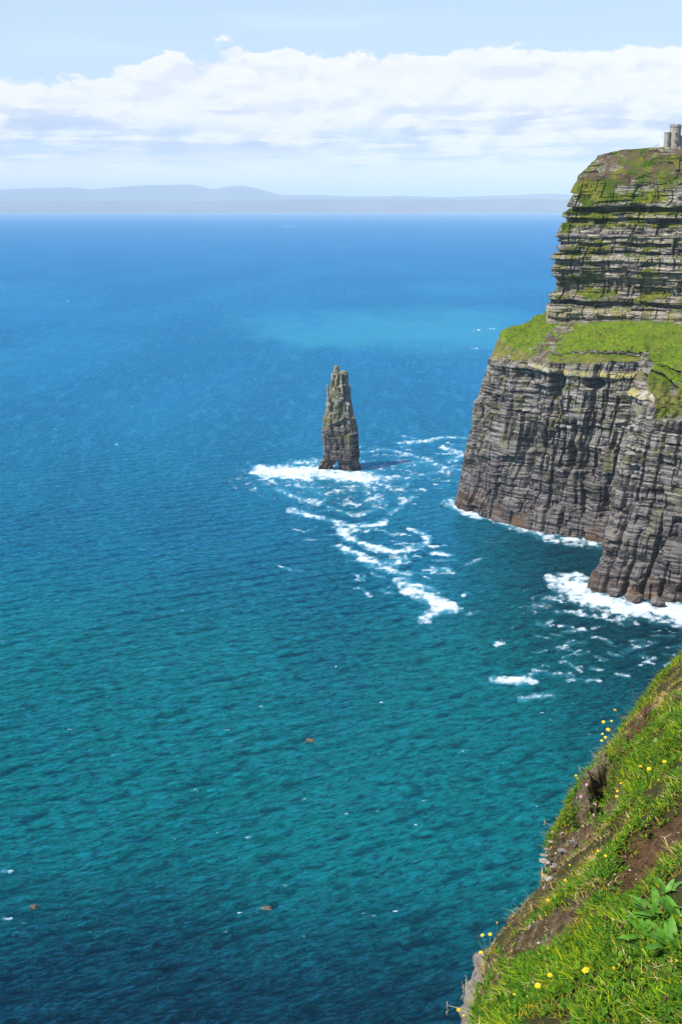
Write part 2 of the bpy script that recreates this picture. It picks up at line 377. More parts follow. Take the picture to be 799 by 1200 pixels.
du += 2.2*lnoise(Ua/14, Z/50, 0, 61)+1.0*lnoise(Ua/5, Z/9, 0, 65)+.9*fbm(X/7, Y/7, Z/7, 3, 62)
zc_ = Z+.5*vnoise(Ua/14, 0*Ua, 0, 63)
for zc, wd, am in [(167,1.3,-2.6),(160.5,1.6,-2.6),(152,.9,1.6),(147,1.1,-2.0),(142.5,.8,-1.7),(139,1.6,1.6),(133,1.2,.9),(122.5,4.6,-1.7),(115.5,1.1,1.4),(112.8,1.2,-2.4),(106.5,3.2,1.7)]:
    ci_ = np.floor(Ua/8.5+2.2*vnoise(Ua/21, 0*Ua+zc, 0, 66)); du += 1.9*am*np.exp(-((zc_-zc)/(wd*1.05))**8)*(.35+.95*hsh(ci_, 0*ci_, 0*ci_+int(zc), 64))
du += grooves(Ua, Z, 8.2, 9, 1.5, .4, 401, .55)+grooves(Ua, Z, 3.4, 3.2, .6, .3, 411, .7)
dl = np.where(dl > 1.2, 1.2+.25*(dl-1.2), dl); du = du-.6; du = np.where(du > 1.0, 1.0+.25*(du-1.0), du)
dc = 2.4*fbm(X/13, Y/13, Z/9, 5, 71)+blocks(Ua, zb, [(5, 12, .9), (2.2, 6, .6)], 73)*(vnoise(X/17, Y/17, Z/10, 75) > -.1)
rimf = sstep(Ua, uL[sum(n_cols[:6])]-6, uL[sum(n_cols[:6])]+6)*(1-sstep(rkk, 4.75, 5.1))*(rkk < 5.3)
lower = np.maximum(lower, rimf)
D = dl*lower+du*upper_+dc*crown
D = D*(1-sstep(rkk, 9.9, 10.15))
B[..., 0] += ox*D; B[..., 1] += oy*D
B[..., 2] += bench*(2.2*fbm(X/14, Y/14, 0, 4, 81)+.9*fbm(X/3.5, Y/3.5, 0, 3, 82)+.7*fbm(X/1.3, Y/1.3, 0, 2, 86)) + crown*(1.4*fbm(X/8, Y/8, Z/8, 4, 83)) + plat*(.25*fbm(X/8, Y/8, 0, 3, 84))
B[..., 2] += (lower*.5+upper_*.4)*fbm(X/5, Y/5, Z/5, 3, 85)
# steep grass tongue below the rim on the near buttress
uc = Ua; 
jB = sum(n_cols[:9]); uB = uL[jB]
tq = at_Y(792, 452, 553)
tong = np.exp(-(((X-tq[0])/13)**2+((Y-tq[1])/22)**2)**2)*sstep(Z, 66, 76)
rimrock = sstep(Ua, uL[sum(n_cols[:6])]-6, uL[sum(n_cols[:6])]+6)*(1-sstep(rkk, 4.9, 5.08))*(rkk < 5.3)
grass = bench*1.05*(1-rimrock*.95) + plat*1.2 + crown*(.58+.55*fbm(X/20, Y/20, Z/12, 3, 91)) + upper_*(-.05) + lower*(-.1) + tong*1.1
grass += upper_*sstep(Z, 140, 172)*.40+upper_*.55*(fbm(Ua/11, 0*Ua, Z/6, 4, 95) > .17) + .35*np.exp(-((zc_-158)/2.)**2)*upper_+.40*np.exp(-((zc_-166)/2.)**2)*upper_+.3*np.exp(-((zc_-118)/1.4)**2)*upper_+.35*np.exp(-((zc_-128)/3.)**2)*upper_*(vnoise(Ua/8, 0*Ua, 0, 92) > .25)
grass -= 1.0*bench*sstep(fbm(X/12, Y/12, 0, 4, 93), .12, .3)*(1-sstep(rkk, 4.5, 5.0))
jA = sum(n_cols[:4])
lush = bench*sstep(Ua, uL[jA]-10, uL[jA]+5)*sstep(rkk, 4.35, 4.9)
dry = bench*(1-sstep(Ua, uL[jA]-8, uL[jA]+4)*(1-.8*np.exp(-((rkk-4.25)/.25)**2)))
earth = crown*.62+.9*np.exp(-((Z-200)/1.6)**2)*crown
hump = bench*(1-sstep(Ua, uL[jA]-8, uL[jA]+6))
qb = at_Y(650, 402, 695)
scar = np.exp(-(((X-qb[0])-(Y-qb[1])*.367)/8.)**2)*bench
grass -= .95*scar*(fbm(X/7, Y/7, 0, 3, 94) > -.25); earth = np.maximum(earth, .62*scar); earth = earth+hump*.36
pale = lower*(np.exp(-((zb-80.2)/1.3)**4)*sstep(Ua, uL[sum(n_cols[:4])], uL[sum(n_cols[:4])]+4)+.8*np.exp(-((Z-86.5)/1.1)**4)*(1-sstep(Ua, uL[sum(n_cols[:4])]-5, uL[sum(n_cols[:4])]+15)))+upper_*.7*(np.exp(-((zc_-139)/1.4)**4)+np.exp(-((zc_-107)/3.)**4)+np.exp(-((zc_-149.5)/.9)**4)+np.exp(-((zc_-163)/1.)**4))
Vc = [B.reshape(-1, 3)]; Fc_ = [grid_faces(nr, nc)]
A_ = {'grass': [grass.ravel()], 'lush': [lush.ravel()], 'dry': [dry.ravel()], 'earth': [earth.ravel()], 'pale': [pale.ravel()]}

def column_mesh(prof, yc, ratio, nang, dz, seed, amp=1., taper_top=True, power=2.8, spec=None, lean=(0, 0)):
    "closed rock column; prof = list of (z, xleft, xright), bottom to top"
    prof = sorted(prof); zs = np.arange(prof[0][0], prof[-1][0]+dz, dz); zs[-1] = prof[-1][0]
    pz = [p[0] for p in prof]; xl = np.interp(zs, pz, [p[1] for p in prof]); xr = np.interp(zs, pz, [p[2] for p in prof])
    a = np.linspace(0, 2*np.pi, nang, endpoint=False)
    ca, sa = np.cos(a), np.sin(a)
    r = (np.abs(ca)**power+np.abs(sa)**power)**(-1/power)
    hw = ((xr-xl)/2)[:, None]; xc = ((xr+xl)/2)[:, None]
    xx = xc+hw*r*ca; hy = np.clip(hw*ratio, .3, None); yy = yc+hy*r*sa; zz = zs[:, None]+0*xx
    ua = a[None]*np.mean(hw)+0*xx
    sp_ = spec or [(24, 5.5, 1.3), (10, 3.6, 1.1), (4, 2.4, .55), (1.3, 1.5, .2)]
    d = blocks(ua, zz-.06*xx, sp_, seed)*amp + amp*.35*fbm(xx/5, yy/5, zz/7, 4, seed+9)+amp*1.2*lnoise(ua/3.1, zz/22, 0, seed+4)+amp*.6*lnoise(ua/1.7, zz/6, 0, seed+5)-.95*amp
    # wrap seam
    wseam = np.minimum(sstep(a, 0, .15), 1-sstep(a, 2*np.pi-.15, 2*np.pi))[None]
    d = np.where(d > .7, .7+.25*(d-.7), d)*wseam
    lim = np.minimum(1., hw/3.); d = d*lim
    xx = xx+d*ca; yy = yy+d*sa
    V = np.stack([xx, yy, zz], -1).reshape(-1, 3); n = len(zs)
    i = np.arange(n-1)[:, None]*nang; j = np.arange(nang)[None]; j2 = (j+1) % nang
    f = np.stack([i+j, i+j2, i+nang+j2, i+nang+j], -1).reshape(-1, 4)
    # cap
    V = np.vstack([V, [[xc[-1, 0], yc, zs[-1]+.25*hw[-1, 0]]]]); top = len(V)-1; b0 = (n-1)*nang
    capf = np.array([[b0+k, b0+(k+1) % nang, top, top] for k in range(nang)])
    return V, f, capf
def join_cols(parts):
    V = []; Fq = []; off = 0
    for v, f, cpf in parts:
        V.append(v); Fq += [tuple(q+off) for q in f]; Fq += [(q[0]+off, q[1]+off, q[2]+off) for q in cpf]; off += len(v)
    return np.vstack(V), Fq

# pinnacle standing against the left edge of the lower cliff
def P2(px, py, Y): q = at_Y(px, py, Y); return q[0], q[2]
pin = []
for zx0, zx1, zy in [(552,566,520),(553,566,500),(554,565,487),(555,564,478),(556,562,472),(557,561,469)]:
    x0, z0 = P2(zx0, zy, 684); x1, _ = P2(zx1, zy, 684); pin.append((z0, x0, x1))
vp, fp, cpf = column_mesh(pin, 686, 1.0, 48, .4, 401, .5)
o_cliff = mesh_obj('cliff', Vc[0], Fc_[0], M_cliff, False, None, {k: v[0] for k, v in A_.items()})
tag(o_cliff, kind='structure')
vj, fj = join_cols([(vp, fp, cpf)])
o = mesh_obj('rock_pinnacle', vj, fj, M_cliff, False)
tag(o, 'thin mossy rock pinnacle standing against the seaward left edge of the lower cliff', 'rock pinnacle')

# ------------------------------------------------------------------ sea stack
YS = 789.
zoomrows = [ # zoom y, left, right   (zoom origin 360,420 scale 8)
 (135,236,380),(180,228,381),(230,217,386),(300,214,398),(350,205,402),(400,195,413),(450,180,420),(500,168,428),(560,155,440),(600,148,450),(640,142,460),(700,150,470),(760,155,470),(800,158,471),(860,160,478),(905,163,478),(930,165,478)]
def zr(rows_):
    out = []
    for zy, l, r in rows_:
        x0, z0 = P2(360+l/8, 420+zy/8, YS); x1, _ = P2(360+r/8, 420+zy/8, YS); out.append((z0, x0, x1))
    return out
parts = [column_mesh(zr(zoomrows), YS, .8, 190, .34, 201, 1.35),
         column_mesh(zr([(65,258,285),(80,250,294),(100,245,298),(150,240,305)]), YS, 1.0, 50, .34, 211, .5),
         column_mesh(zr([(112,330,362),(130,322,370),(165,320,376)]), YS, .9, 50, .34, 221, .5),
         column_mesh(zr([(232,186,199),(260,181,205),(330,182,208),(400,176,222),(430,170,240)]), YS-4, 1.2, 40, .34, 231, .4),
         column_mesh(zr([(880,165,300),(930,160,288),(965,142,278),(1000,118,246),(1040,104,228)]), YS+1, .85, 90, .34, 241, .9),
         column_mesh(zr([(880,262,478),(950,284,480),(990,294,492),(1030,297,506),(1085,296,512)]), YS-1, .75, 110, .34, 251, .9)]
vj, fj = join_cols(parts)
o = mesh_obj('sea_stack', vj, fj, M_stack, False)
tag(o, 'tall tapering rock stack with a small arch at its foot, ringed by white surf', 'sea stack')

# ------------------------------------------------------------------ far hills across the bay
def far_ridge(name, prof, Y, depth, mat, seed):
    xs = np.array([P2(p[0], 239, Y)[0] for p in prof]); zs = np.array([at_Y(p[0], p[1], Y)[2] for p in prof])
    n = 700; x = np.linspace(xs[0], xs[-1], n); zz = np.interp(x, xs, zs)
    k = np.exp(-np.linspace(-2, 2, 15)**2); k /= k.sum(); zz = np.convolve(np.pad(zz, 7, 'edge'), k, 'valid')
    m = 40; t = np.linspace(-1, 1, m)[:, None]
    prof_t = np.cos(t*np.pi/2)**1.3
    YY = Y+t*depth; Zs = zz[None]*prof_t*(1+.10*fbm(x[None]/2500, YY/2500, 0, 5, seed)); Zs = Zs-8*(1-prof_t)
    XX = x[None]+0*t
    V = np.stack([XX, YY+0*XX, Zs], -1).reshape(-1, 3)
    return tag(mesh_obj(name, V, grid_faces(m, n), mat, True), kind='structure')
M_hill = mat_simple('hazy_hill', (.09, .11, .07), (.14, .13, .10), .0006, .95, 0)
far_ridge('distant_mountains', [(-500,226),(-200,222),(0,222),(60,220),(85,218),(110,222),(140,219),(175,216),(205,218),(220,216),(238,219),(252,223),(268,218),(285,217),(305,222),(330,229),(370,228),(420,230),(470,229),(520,231),(600,229),(630,227),(680,229),(760,231),(900,228),(1300,230)], 42000, 6000, M_hill, 1)
far_ridge('distant_shore', [(-500,236.5),(-100,236.3),(0,236.4),(130,235.8),(230,236.2),(300,234.8),(350,233.2),(420,234.2),(470,232.4),(540,233.8),(600,232.8),(660,233.8),(720,233),(900,235),(1300,236.2)], 31000, 3500, M_hill, 2)

# ------------------------------------------------------------------ the sea
foam_lines = [  # (points in the photograph's sea, half width in metres, strength)
 ([(322,553),(345,553),(372,552),(400,557),(425,559)], 12, 1.75), ([(306,548),(330,553),(360,560)], 5.5, 1.4), ([(345,543),(372,541)], 6, .8),
 ([(405,552),(430,556),(455,560)], 5, .8), ([(418,540),(445,548)], 6, .7), ([(340,565),(365,572),(375,580)], 6, .62),
 ([(324,573),(340,580),(360,587),(372,590)], 4, 1.), ([(372,590),(385,583)], 3, .7),
 ([(343,600),(360,603),(378,607),(398,614),(418,616),(442,614),(450,611)], 3.3, 1.05), ([(343,596),(356,599)], 3, .8),
 ([(385,594),(405,602),(420,604),(440,596)], 3, .62), ([(408,616),(416,622),(425,612)], 2.5, .8),
 ([(400,620),(408,630),(428,638),(445,643),(462,648)], 3.4, 1.1), ([(462,648),(480,644),(495,638)], 2., .8),
 ([(398,640),(412,647),(428,655),(445,661),(462,659),(470,655)], 3.3, 1.1), ([(435,662),(455,666)], 4, 1.), ([(456,669),(476,673)], 2.6, 1.1),
 ([(473,682),(482,692),(498,700),(512,706),(526,713)], 4.5, 1.3), ([(500,690),(512,694)], 2.5, .7), ([(516,712),(508,718),(498,725)], 2.8, 1.1), ([(475,684),(490,684),(503,690)], 3, .9),
 ([(482,620),(495,625),(502,631),(500,636)], 2.4, 1.1), ([(500,636),(490,643),(470,648)], 1.6, .8),
 ([(508,648),(526,650)], 2.4, 1.15), ([(511,666),(526,668)], 2.8, 1.15),
 ([(440,548),(470,541),(495,541),(515,546),(545,552)], 3.5, .85), ([(425,530),(450,526),(480,533),(505,541)], 4, .75), ([(440,560),(470,560),(500,556),(530,549)], 5, .6),
 ([(470,519),(500,516),(525,512),(552,514)], 4, .95), ([(522,524),(535,531),(550,537)], 4, .95), ([(527,540),(545,533)], 5, .8),
 ([(470,590),(482,582)], 3, .8), ([(455,602),(468,594)], 2.4, .7), ([(432,583),(446,589)], 4, .65), ([(468,574),(478,566)], 3, .6),
 ([(527,588),(536,593),(546,599)], 5, 1.), ([(546,600),(570,605),(590,611),(612,620),(640,628),(665,632),(690,635),(718,639)], 5.0, 1.2),
 ([(640,632),(668,636),(700,640)], 4, .9),
 ([(668,684),(682,696),(705,704),(735,710),(770,716),(805,722),(840,728)], 9.0, 1.9), ([(664,690),(680,702),(710,708)], 5, 1.1), ([(668,688),(690,700),(730,707),(799,714)], 7, 1.6), ([(655,700),(640,705),(625,712)], 4, .5), ([(650,716),(680,720),(710,724)], 2.5, .8), ([(725,727),(745,722),(765,726)], 2, .8), ([(640,700),(655,704)], 3, .7),
 ([(580,797),(600,797),(621,798)], 2.2, 1.5), ([(330,562),(380,572),(440,572)], 24, .40), ([(430,545),(500,548)], 18, .36), ([(610,819),(628,817),(646,815)], 1.4, .95),
 ([(664,752),(672,750)], 1.2, 1.), ([(704,748),(714,753)], 1.6, 1.), ([(715,766),(726,768)], 1.5, 1.), ([(665,741),(682,738)], 1.2, .9), ([(672,766),(680,762)], 1., .8), ([(722,790),(735,792)], 1., .9), ([(735,762),(745,758)], 1.2, .8),
 ([(582,754),(588,753)], 1.4, 1.), ([(545,720),(560,716)], 1.2, .6),
 ([(556,387),(580,385)], 6, .8), ([(552,408),(578,407)], 5, .7),
 ([(2,1020),(14,1019)], .6, .9), ([(3,1076),(12,1078)], .5, .9), ([(300,1065),(316,1064)], .5, .5),
]
NA, NR = 1500, 1250
th = np.linspace(R(-36), R(52), NA)
inv = np.linspace(1/128., 1/190000., NR); rr = 1/inv
TH, RR = np.meshgrid(th, rr)
SX, SY = np.sin(TH)*RR, np.cos(TH)*RR
SZ = np.zeros_like(SX); rng = np.random.RandomState(5)
wind = R(62)
MODS = [.62+.75*vnoise(SX/f_, SY/(f_*1.3), k_*3.3, 900+k_) for k_, f_ in enumerate((11, 17, 29, 60))]
wind = R(124)
for k in range(44):
    lam = 1.5*(13/1.5)**rng.rand(); an = wind+rng.normal(0, .5)
    dx, dy = math.cos(an), math.sin(an)
    res = np.maximum(RR*(th[1]-th[0]), RR*RR*(inv[0]-inv[1]))          # local grid spacing
    rows_ok = int(np.searchsorted(-(1.6-res[:, 0]*3/lam), 0))
    sl = slice(0, max(rows_ok, 1))
    fade = np.clip(1.6-res[sl]*3/lam, 0, 1)
    q = (SX[sl]*dx+SY[sl]*dy)*(2*np.pi/lam)+rng.rand()*6.28
    SZ[sl] += fade*MODS[k % 4][sl]*.0150*lam**.72*(np.sin(q)+.28*np.sin(2*q+1.5))
rgf = np.random.RandomState(77)
def fleck(px, py, L_, tilt, hw, st): foam_lines.append(([(px-L_/2, py+tilt*L_/2), (px, py+rgf.normal(0, .12*L_)), (px+L_/2, py-tilt*L_/2)], hw, st))
for _ in range(70):                                            # torn threads of old foam round the stack and down-tide
    t = rgf.rand(); fleck(360+150*t+rgf.normal(0, 38), 560+130*t+rgf.normal(0, 24), rgf.uniform(8, 30), rgf.normal(-.05, .25), rgf.uniform(.7, 1.5), rgf.uniform(.55, .85))
for _ in range(34): fleck(rgf.uniform(440, 545), rgf.uniform(512, 575), rgf.uniform(8, 30), rgf.normal(0, .12), rgf.uniform(1., 2.), rgf.uniform(.5, .8))
for _ in range(60): fleck(rgf.uniform(620, 800), rgf.uniform(712, 800), rgf.uniform(4, 20), rgf.normal(0, .2), rgf.uniform(.5, 1.2), rgf.uniform(.55, .95))
for _ in range(150):  # whitecaps, with sea glints drawn as the same pale flecks
    yv = 300+800*rgf.rand()**1.3; dd = at_z(400, yv)[1]; fleck(rgf.uniform(0, 700), yv, rgf.uniform(2, 7), rgf.normal(.1, .2), max(.24, dd/1700.)*rgf.uniform(.5, 1.1), rgf.uniform(.6, 1.0))
FO = np.zeros_like(SX)
for pts, hw, st in foam_lines:
    W = np.array([at_z(*p) for p in pts])
    x0, x1, y0, y1 = W[:, 0].min()-hw*2, W[:, 0].max()+hw*2, W[:, 1].min()-hw*3, W[:, 1].max()+hw*3
    m = (SX > x0) & (SX < x1) & (SY > y0) & (SY < y1)
    if not m.any(): continue
    px_, py_ = SX[m], SY[m]
    wx = px_+2.2*fbm(px_/7, py_/7, 0, 3, 31)*min(1, hw/3); wy = py_+3.5*fbm(px_/7, py_/7, 5, 3, 32)*min(1, hw/3)
    d = np.full(len(px_), 1e9)
    for a, b_ in zip(W[:-1], W[1:]):
        ab = (b_-a)[:2]; t = np.clip(((wx-a[0])*ab[0]+(wy-a[1])*ab[1])/(ab@ab+1e-9), 0, 1)
        # streaks are foreshortened: give them more depth than width
        d = np.minimum(d, np.hypot(wx-a[0]-t*ab[0], (wy-a[1]-t*ab[1])*.62))
    FO[m] = np.maximum(FO[m], st*np.clip(1-d/(hw*1.45), 0, 1)**.8)
milky = FO
mF = FO > .02
fx_, fy_ = SX[mF], SY[mF]
foamv = np.zeros_like(FO)
foamv[mF] = FO[mF]+.8*fbm(fx_/6, fy_/8, 0, 3, 35)+.9*fbm(fx_/1.9, fy_/2.6, 0, 3, 36)-.25*np.abs(fbm(fx_/9, fy_/12, 4, 3, 40))
SZ += .12*np.clip(FO, 0, 1)*fbm(SX/2.5, SY/2.5, 0, 3, 37)
# small breaking crests
crest = SZ/.30+.9*MODS[3]
Vs = np.stack([SX, SY, SZ], -1).reshape(-1, 3); Fs = grid_faces(NR, NA, False)
# coarse surround
nco = 90; tt = np.linspace(0, 2*np.pi, nco+1); rc = np.array([0.1, 60, 120, 400, 1500, 6000, 20000, 190000])
TX, TR = np.meshgrid(tt, rc); Vo = np.stack([np.sin(TX)*TR, np.cos(TX)*TR, 0*TX-1.6], -1).reshape(-1, 3)
Fo = grid_faces(len(rc), nco+1)
VV = np.vstack([Vs, Vo]); FF = np.vstack([Fs, Fo+len(Vs)])
def pad(a): return np.concatenate([a.ravel(), np.zeros(len(Vo))])

m, T, b = mat_new('sea_water'); M_sea = m
geo = T.node('ShaderNodeNewGeometry'); pos = geo.outputs['Position']
sepp = T.node('ShaderNodeSeparateXYZ'); T.put(sepp.inputs[0], pos)
px, py = sepp.outputs[0], sepp.outputs[1]
flat = T.node('ShaderNodeCombineXYZ'); T.put(flat.inputs[0], px); T.put(flat.inputs[1], py); fl = flat.outputs[0]
big = T.noise(T.vscale(fl, (.0035, .0022, 1)), 1, 4, .5, .3)
yy = T.math('ADD', py, T.math('MULTIPLY', T.math('SUBTRACT', big, .5), 150))
near_shade = (.0008, .016, .034); teal = (.002, .080, .105); teal2 = (.0002, .112, .094); blue = (.004, .076, .185); blue2 = (.010, .086, .235)
c = T.mix(T.ramp(yy, 212, 305), near_shade, teal2)  # nearest water darkened: shade painted into its colour
c = T.mix(T.ramp(yy, 430, 620), c, (.0006, .082, .150))
c = T.mix(T.ramp(yy, 700, 1100), c, blue)
c = T.mix(T.ramp(py, 1500, 6000), c, blue2)
# dark landward water: the cliff's reflection painted into its colour
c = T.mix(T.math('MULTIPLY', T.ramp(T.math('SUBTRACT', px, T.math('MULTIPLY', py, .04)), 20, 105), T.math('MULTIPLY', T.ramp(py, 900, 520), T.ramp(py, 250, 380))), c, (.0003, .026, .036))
# pale turquoise banks further out
bn = T.noise(T.vscale(fl, (.0022, .0011, 1), (3.1, .4, 0)), 1, 3, .5, .2)
turq = T.math('MULTIPLY', T.ramp(bn, .50, .66), T.math('MULTIPLY', T.ramp(py, 1000, 1500), T.ramp(py, 3800, 2200)))
c = T.mix(T.math('MULTIPLY', turq, .7), c, (.03, .21, .34))
bkn = T.math('MULTIPLY', T.math('SUBTRACT', T.noise(T.vscale(fl, (.008, .003, 1)), 1, 4, .6), .5), 500)
bpx = T.math('ADD', px, bkn); bpy_ = T.math('ADD', py, bkn)
bk = T.math('MULTIPLY', T.math('MULTIPLY', T.ramp(bpx, -190, 10), T.ramp(bpx, 420, 200)), T.math('MULTIPLY', T.ramp(bpy_, 1380, 1640), T.ramp(bpy_, 2200, 1820)))
# fine colour streaks with the wind, then painted wave light and shade
wv = T.vscale(fl, (1, 1, 1), rot=(0, 0, R(-30)))
farn = T.noise(T.vscale(fl, (.10, .022, 1), (2, 7, 0)), 1, 8, .72, .4)
pat = T.noise(T.vscale(fl, (.006, .0016, 1), (1, 3, 0)), 1, 6, .6, .5)
fm = T.ramp(py, 450, 1000)
c = T.mix(T.math('MULTIPLY', fm, T.ramp(farn, .49, .66, 0, .55)), c, (.05, .27, .50))
c = T.mix(T.math('MULTIPLY', fm, T.ramp(farn, .50, .34, 0, .6)), c, (.003, .07, .19))
c = T.mix(T.ramp(pat, .46, .62, 0, .32), c, T.mix(T.ramp(py, 400, 1200), (.0008, .15, .17), (.02, .21, .42)))
c = T.mix(T.ramp(pat, .50, .36, 0, .45), c, T.mix(T.ramp(py, 400, 1200), (.0004, .030, .055), (.004, .075, .19)))
stn = T.noise(T.vscale(wv, (.012, .05, 1)), 1, 6, .62, .4)
c = T.mix(T.ramp(stn, .35, .68, 0, .38), c, (.004, .13, .15))
mid = T.noise(T.vscale(wv, (.10, .24, 1)), 1, 7, .66, .3)
rip = T.noise(T.vscale(wv, (.26, .62, 1)), 1, 8, .72, .5)
c = T.mix(T.ramp(mid, .46, .70, 0, .30), c, (.004, .17, .23))
c = T.mix(T.ramp(mid, .52, .32, 0, .45), c, T.mix(T.ramp(py, 400, 1500), (.0005, .026, .046), (.005, .09, .21)))
rdg = T.math('ABSOLUTE', T.math('SUBTRACT', T.noise(T.vscale(wv, (.16, .40, 1), (5, 2, 0)), 1, 7, .66, .6), .5))
lightc = T.mix(T.ramp(py, 330, 800), (.004, .22, .27), (.05, .32, .50))  # pale crest lines: sky reflection painted into the colour
c = T.mix(T.ramp(rip, .54, .66, 0, .55), c, lightc)
c = T.mix(T.ramp(rdg, .035, .0, 0, .42), c, lightc)
c = T.mix(T.ramp(rip, .52, .38, 0, .75), c, T.mix(T.ramp(py, 400, 1500), (.0004, .018, .036), (.004, .075, .19)))  # dark wave troughs painted into the colour
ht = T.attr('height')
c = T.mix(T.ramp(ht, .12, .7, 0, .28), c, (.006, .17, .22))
c = T.mix(T.ramp(ht, -.02, -.45, 0, .7), c, T.mix(T.ramp(py, 400, 1200), (.0004, .024, .042), (.004, .08, .19)))  # crests lightened, troughs shaded in colour by wave height
c = T.mix(T.math('MULTIPLY', bk, .5), c, (.05, .29, .36))
mk = T.math('MULTIPLY', T.attr('milky'), 1.0)
c = T.mix(T.math('MULTIPLY', T.ramp(mk, .02, .8), .6), c, (.05, .29, .40))
fv = T.math('ADD', T.attr('foam'), T.math('MULTIPLY', T.math('SUBTRACT', T.noise(fl, 1.1, 7, .78, .7), .5), 2.6))
thinf = T.ramp(fv, .34, 1.30)
c = T.mix(1.0, c, T.mix(T.ramp(yy, 214, 300), (.34, .36, .42), (1., 1., 1.)), 'MULTIPLY')  # second, stronger painted darkening of the nearest water
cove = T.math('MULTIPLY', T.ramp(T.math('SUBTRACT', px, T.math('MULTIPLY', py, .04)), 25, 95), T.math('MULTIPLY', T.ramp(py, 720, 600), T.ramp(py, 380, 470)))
c = T.mix(1.0, c, T.mix(cove, (1., 1., 1.), (.45, .50, .48)), 'MULTIPLY')  # cove darkened again, cliff reflection and shade in the colour
spk = T.math('MULTIPLY', T.ramp(T.noise(T.vscale(wv, (.5, .9, 1)), 1, 4, .7), .70, .76), T.ramp(T.noise(fl, .02, 3, .6), .42, .62))  # sparse glints painted as pale specks
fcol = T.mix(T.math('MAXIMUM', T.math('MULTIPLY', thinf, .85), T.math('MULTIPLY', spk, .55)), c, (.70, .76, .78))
rgh = T.math('MAXIMUM', T.ramp(thinf, 0, 1, .10, .8), T.ramp(py, 500, 4000, .10, .32))
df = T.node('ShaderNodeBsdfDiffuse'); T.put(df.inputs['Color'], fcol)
gl = T.node('ShaderNodeBsdfGlossy'); T.put(gl.inputs['Roughness'], rgh); T.put(gl.inputs['Color'], T.mix(T.ramp(py, 9000, 30000), (.12, .62, 1.), (.80, .92, 1.)))
fr = T.node('ShaderNodeFresnel'); fr.inputs['IOR'].default_value = 1.33
mxs = T.node('ShaderNodeMixShader'); T.put(mxs.inputs[0], T.math('MULTIPLY', T.math('MULTIPLY', fr.outputs[0], .8), T.math('SUBTRACT', 1.0, T.math('MULTIPLY', thinf, .9))))
T.l.new(df.outputs[0], mxs.inputs[1]); T.l.new(gl.outputs[0], mxs.inputs[2]); T.l.new(mxs.outputs[0], T.n['Material Output'].inputs[0]); T.n.remove(b)
b1 = T.node('ShaderNodeBump'); b1.inputs['Strength'].default_value = .85; b1.inputs['Distance'].default_value = 1.
h = T.math('ADD', T.math('MULTIPLY', T.noise(T.vscale(wv, (.5, 1.0, 1)), 1, 7, .68, .25), .55), T.math('MULTIPLY', T.noise(T.vscale(wv, (.07, .16, 1)), 1, 6, .65, .2), 1.5))
h = T.math('ADD', h, T.math('MULTIPLY', T.noise(T.vscale(wv, (.014, .04, 1)), 1, 6, .65), 5.0))
h = T.math('ADD', h, T.ramp(rdg, .08, .0, 0, .12, smooth=False))
T.put(b1.inputs['Height'], h)
for nd in (df, gl, fr): T.l.new(b1.outputs[0], nd.inputs['Normal'])
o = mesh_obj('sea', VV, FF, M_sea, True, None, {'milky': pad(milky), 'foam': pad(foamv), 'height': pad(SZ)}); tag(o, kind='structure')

M_foam, T, b = mat_new('sea_foam')
pos = T.node('ShaderNodeNewGeometry').outputs['Position']
T.put(b.inputs['Base Color'], T.mix(T.ramp(T.noise(pos, .8, 6, .7), .35, .6), (.52, .64, .68), (.80, .83, .84))); b.inputs['Roughness'].default_value = .85
fvq = foamv.ravel()[Fs].mean(1); cq = crest.ravel()[Fs].mean(1); rq = RR.ravel()[Fs].mean(1)
sel = (fvq > 1.62)
fs = Fs[sel]; uq, invx = np.unique(fs.ravel(), return_inverse=True)
Vf = Vs[uq].copy(); Vf[:, 2] += .10
o = mesh_obj('sea_foam', Vf, invx.reshape(-1, 4), M_foam, True); tag(o, kind='stuff')

# ------------------------------------------------------------------ round stone tower on the headland
def lathe(prof, n=32, cx=0., cy=0., jit=0., seed=0, cap=True):
    "prof = list of (radius, z) bottom to top -> verts, faces"
    a = np.linspace(0, 2*np.pi, n, endpoint=False); V = []; Fq = []
    for k, (r, z) in enumerate(prof):
        for q in a: V.append((cx+r*math.cos(q), cy+r*math.sin(q), z))
    for k in range(len(prof)-1):
        for q in range(n): Fq.append((k*n+q, k*n+(q+1) % n, (k+1)*n+(q+1) % n, (k+1)*n+q))
    if cap: Fq.append(tuple(range((len(prof)-1)*n, len(prof)*n))); Fq.append(tuple(range(n-1, -1, -1)))
    return V, Fq
def box(cx, cy, cz, sx, sy, sz, rz=0.):
    c_, s_ = math.cos(rz), math.sin(rz); V = []
    for z in (-.5, .5):
        for x, y in ((-.5, -.5), (.5, -.5), (.5, .5), (-.5, .5)):
            X_, Y_ = x*sx, y*sy; V.append((cx+X_*c_-Y_*s_, cy+X_*s_+Y_*c_, cz+z*sz))
    return V, [(3, 2, 1, 0), (4, 5, 6, 7), (0, 1, 5, 4), (1, 2, 6, 5), (2, 3, 7, 6), (3, 0, 4, 7)]
def merge(ps):
    V = []; Fq = []
    for v, f in ps:
        o_ = len(V); V += [tuple(q) for q in v]; Fq += [tuple(i+o_ for i in g) for g in f]
    return V, Fq
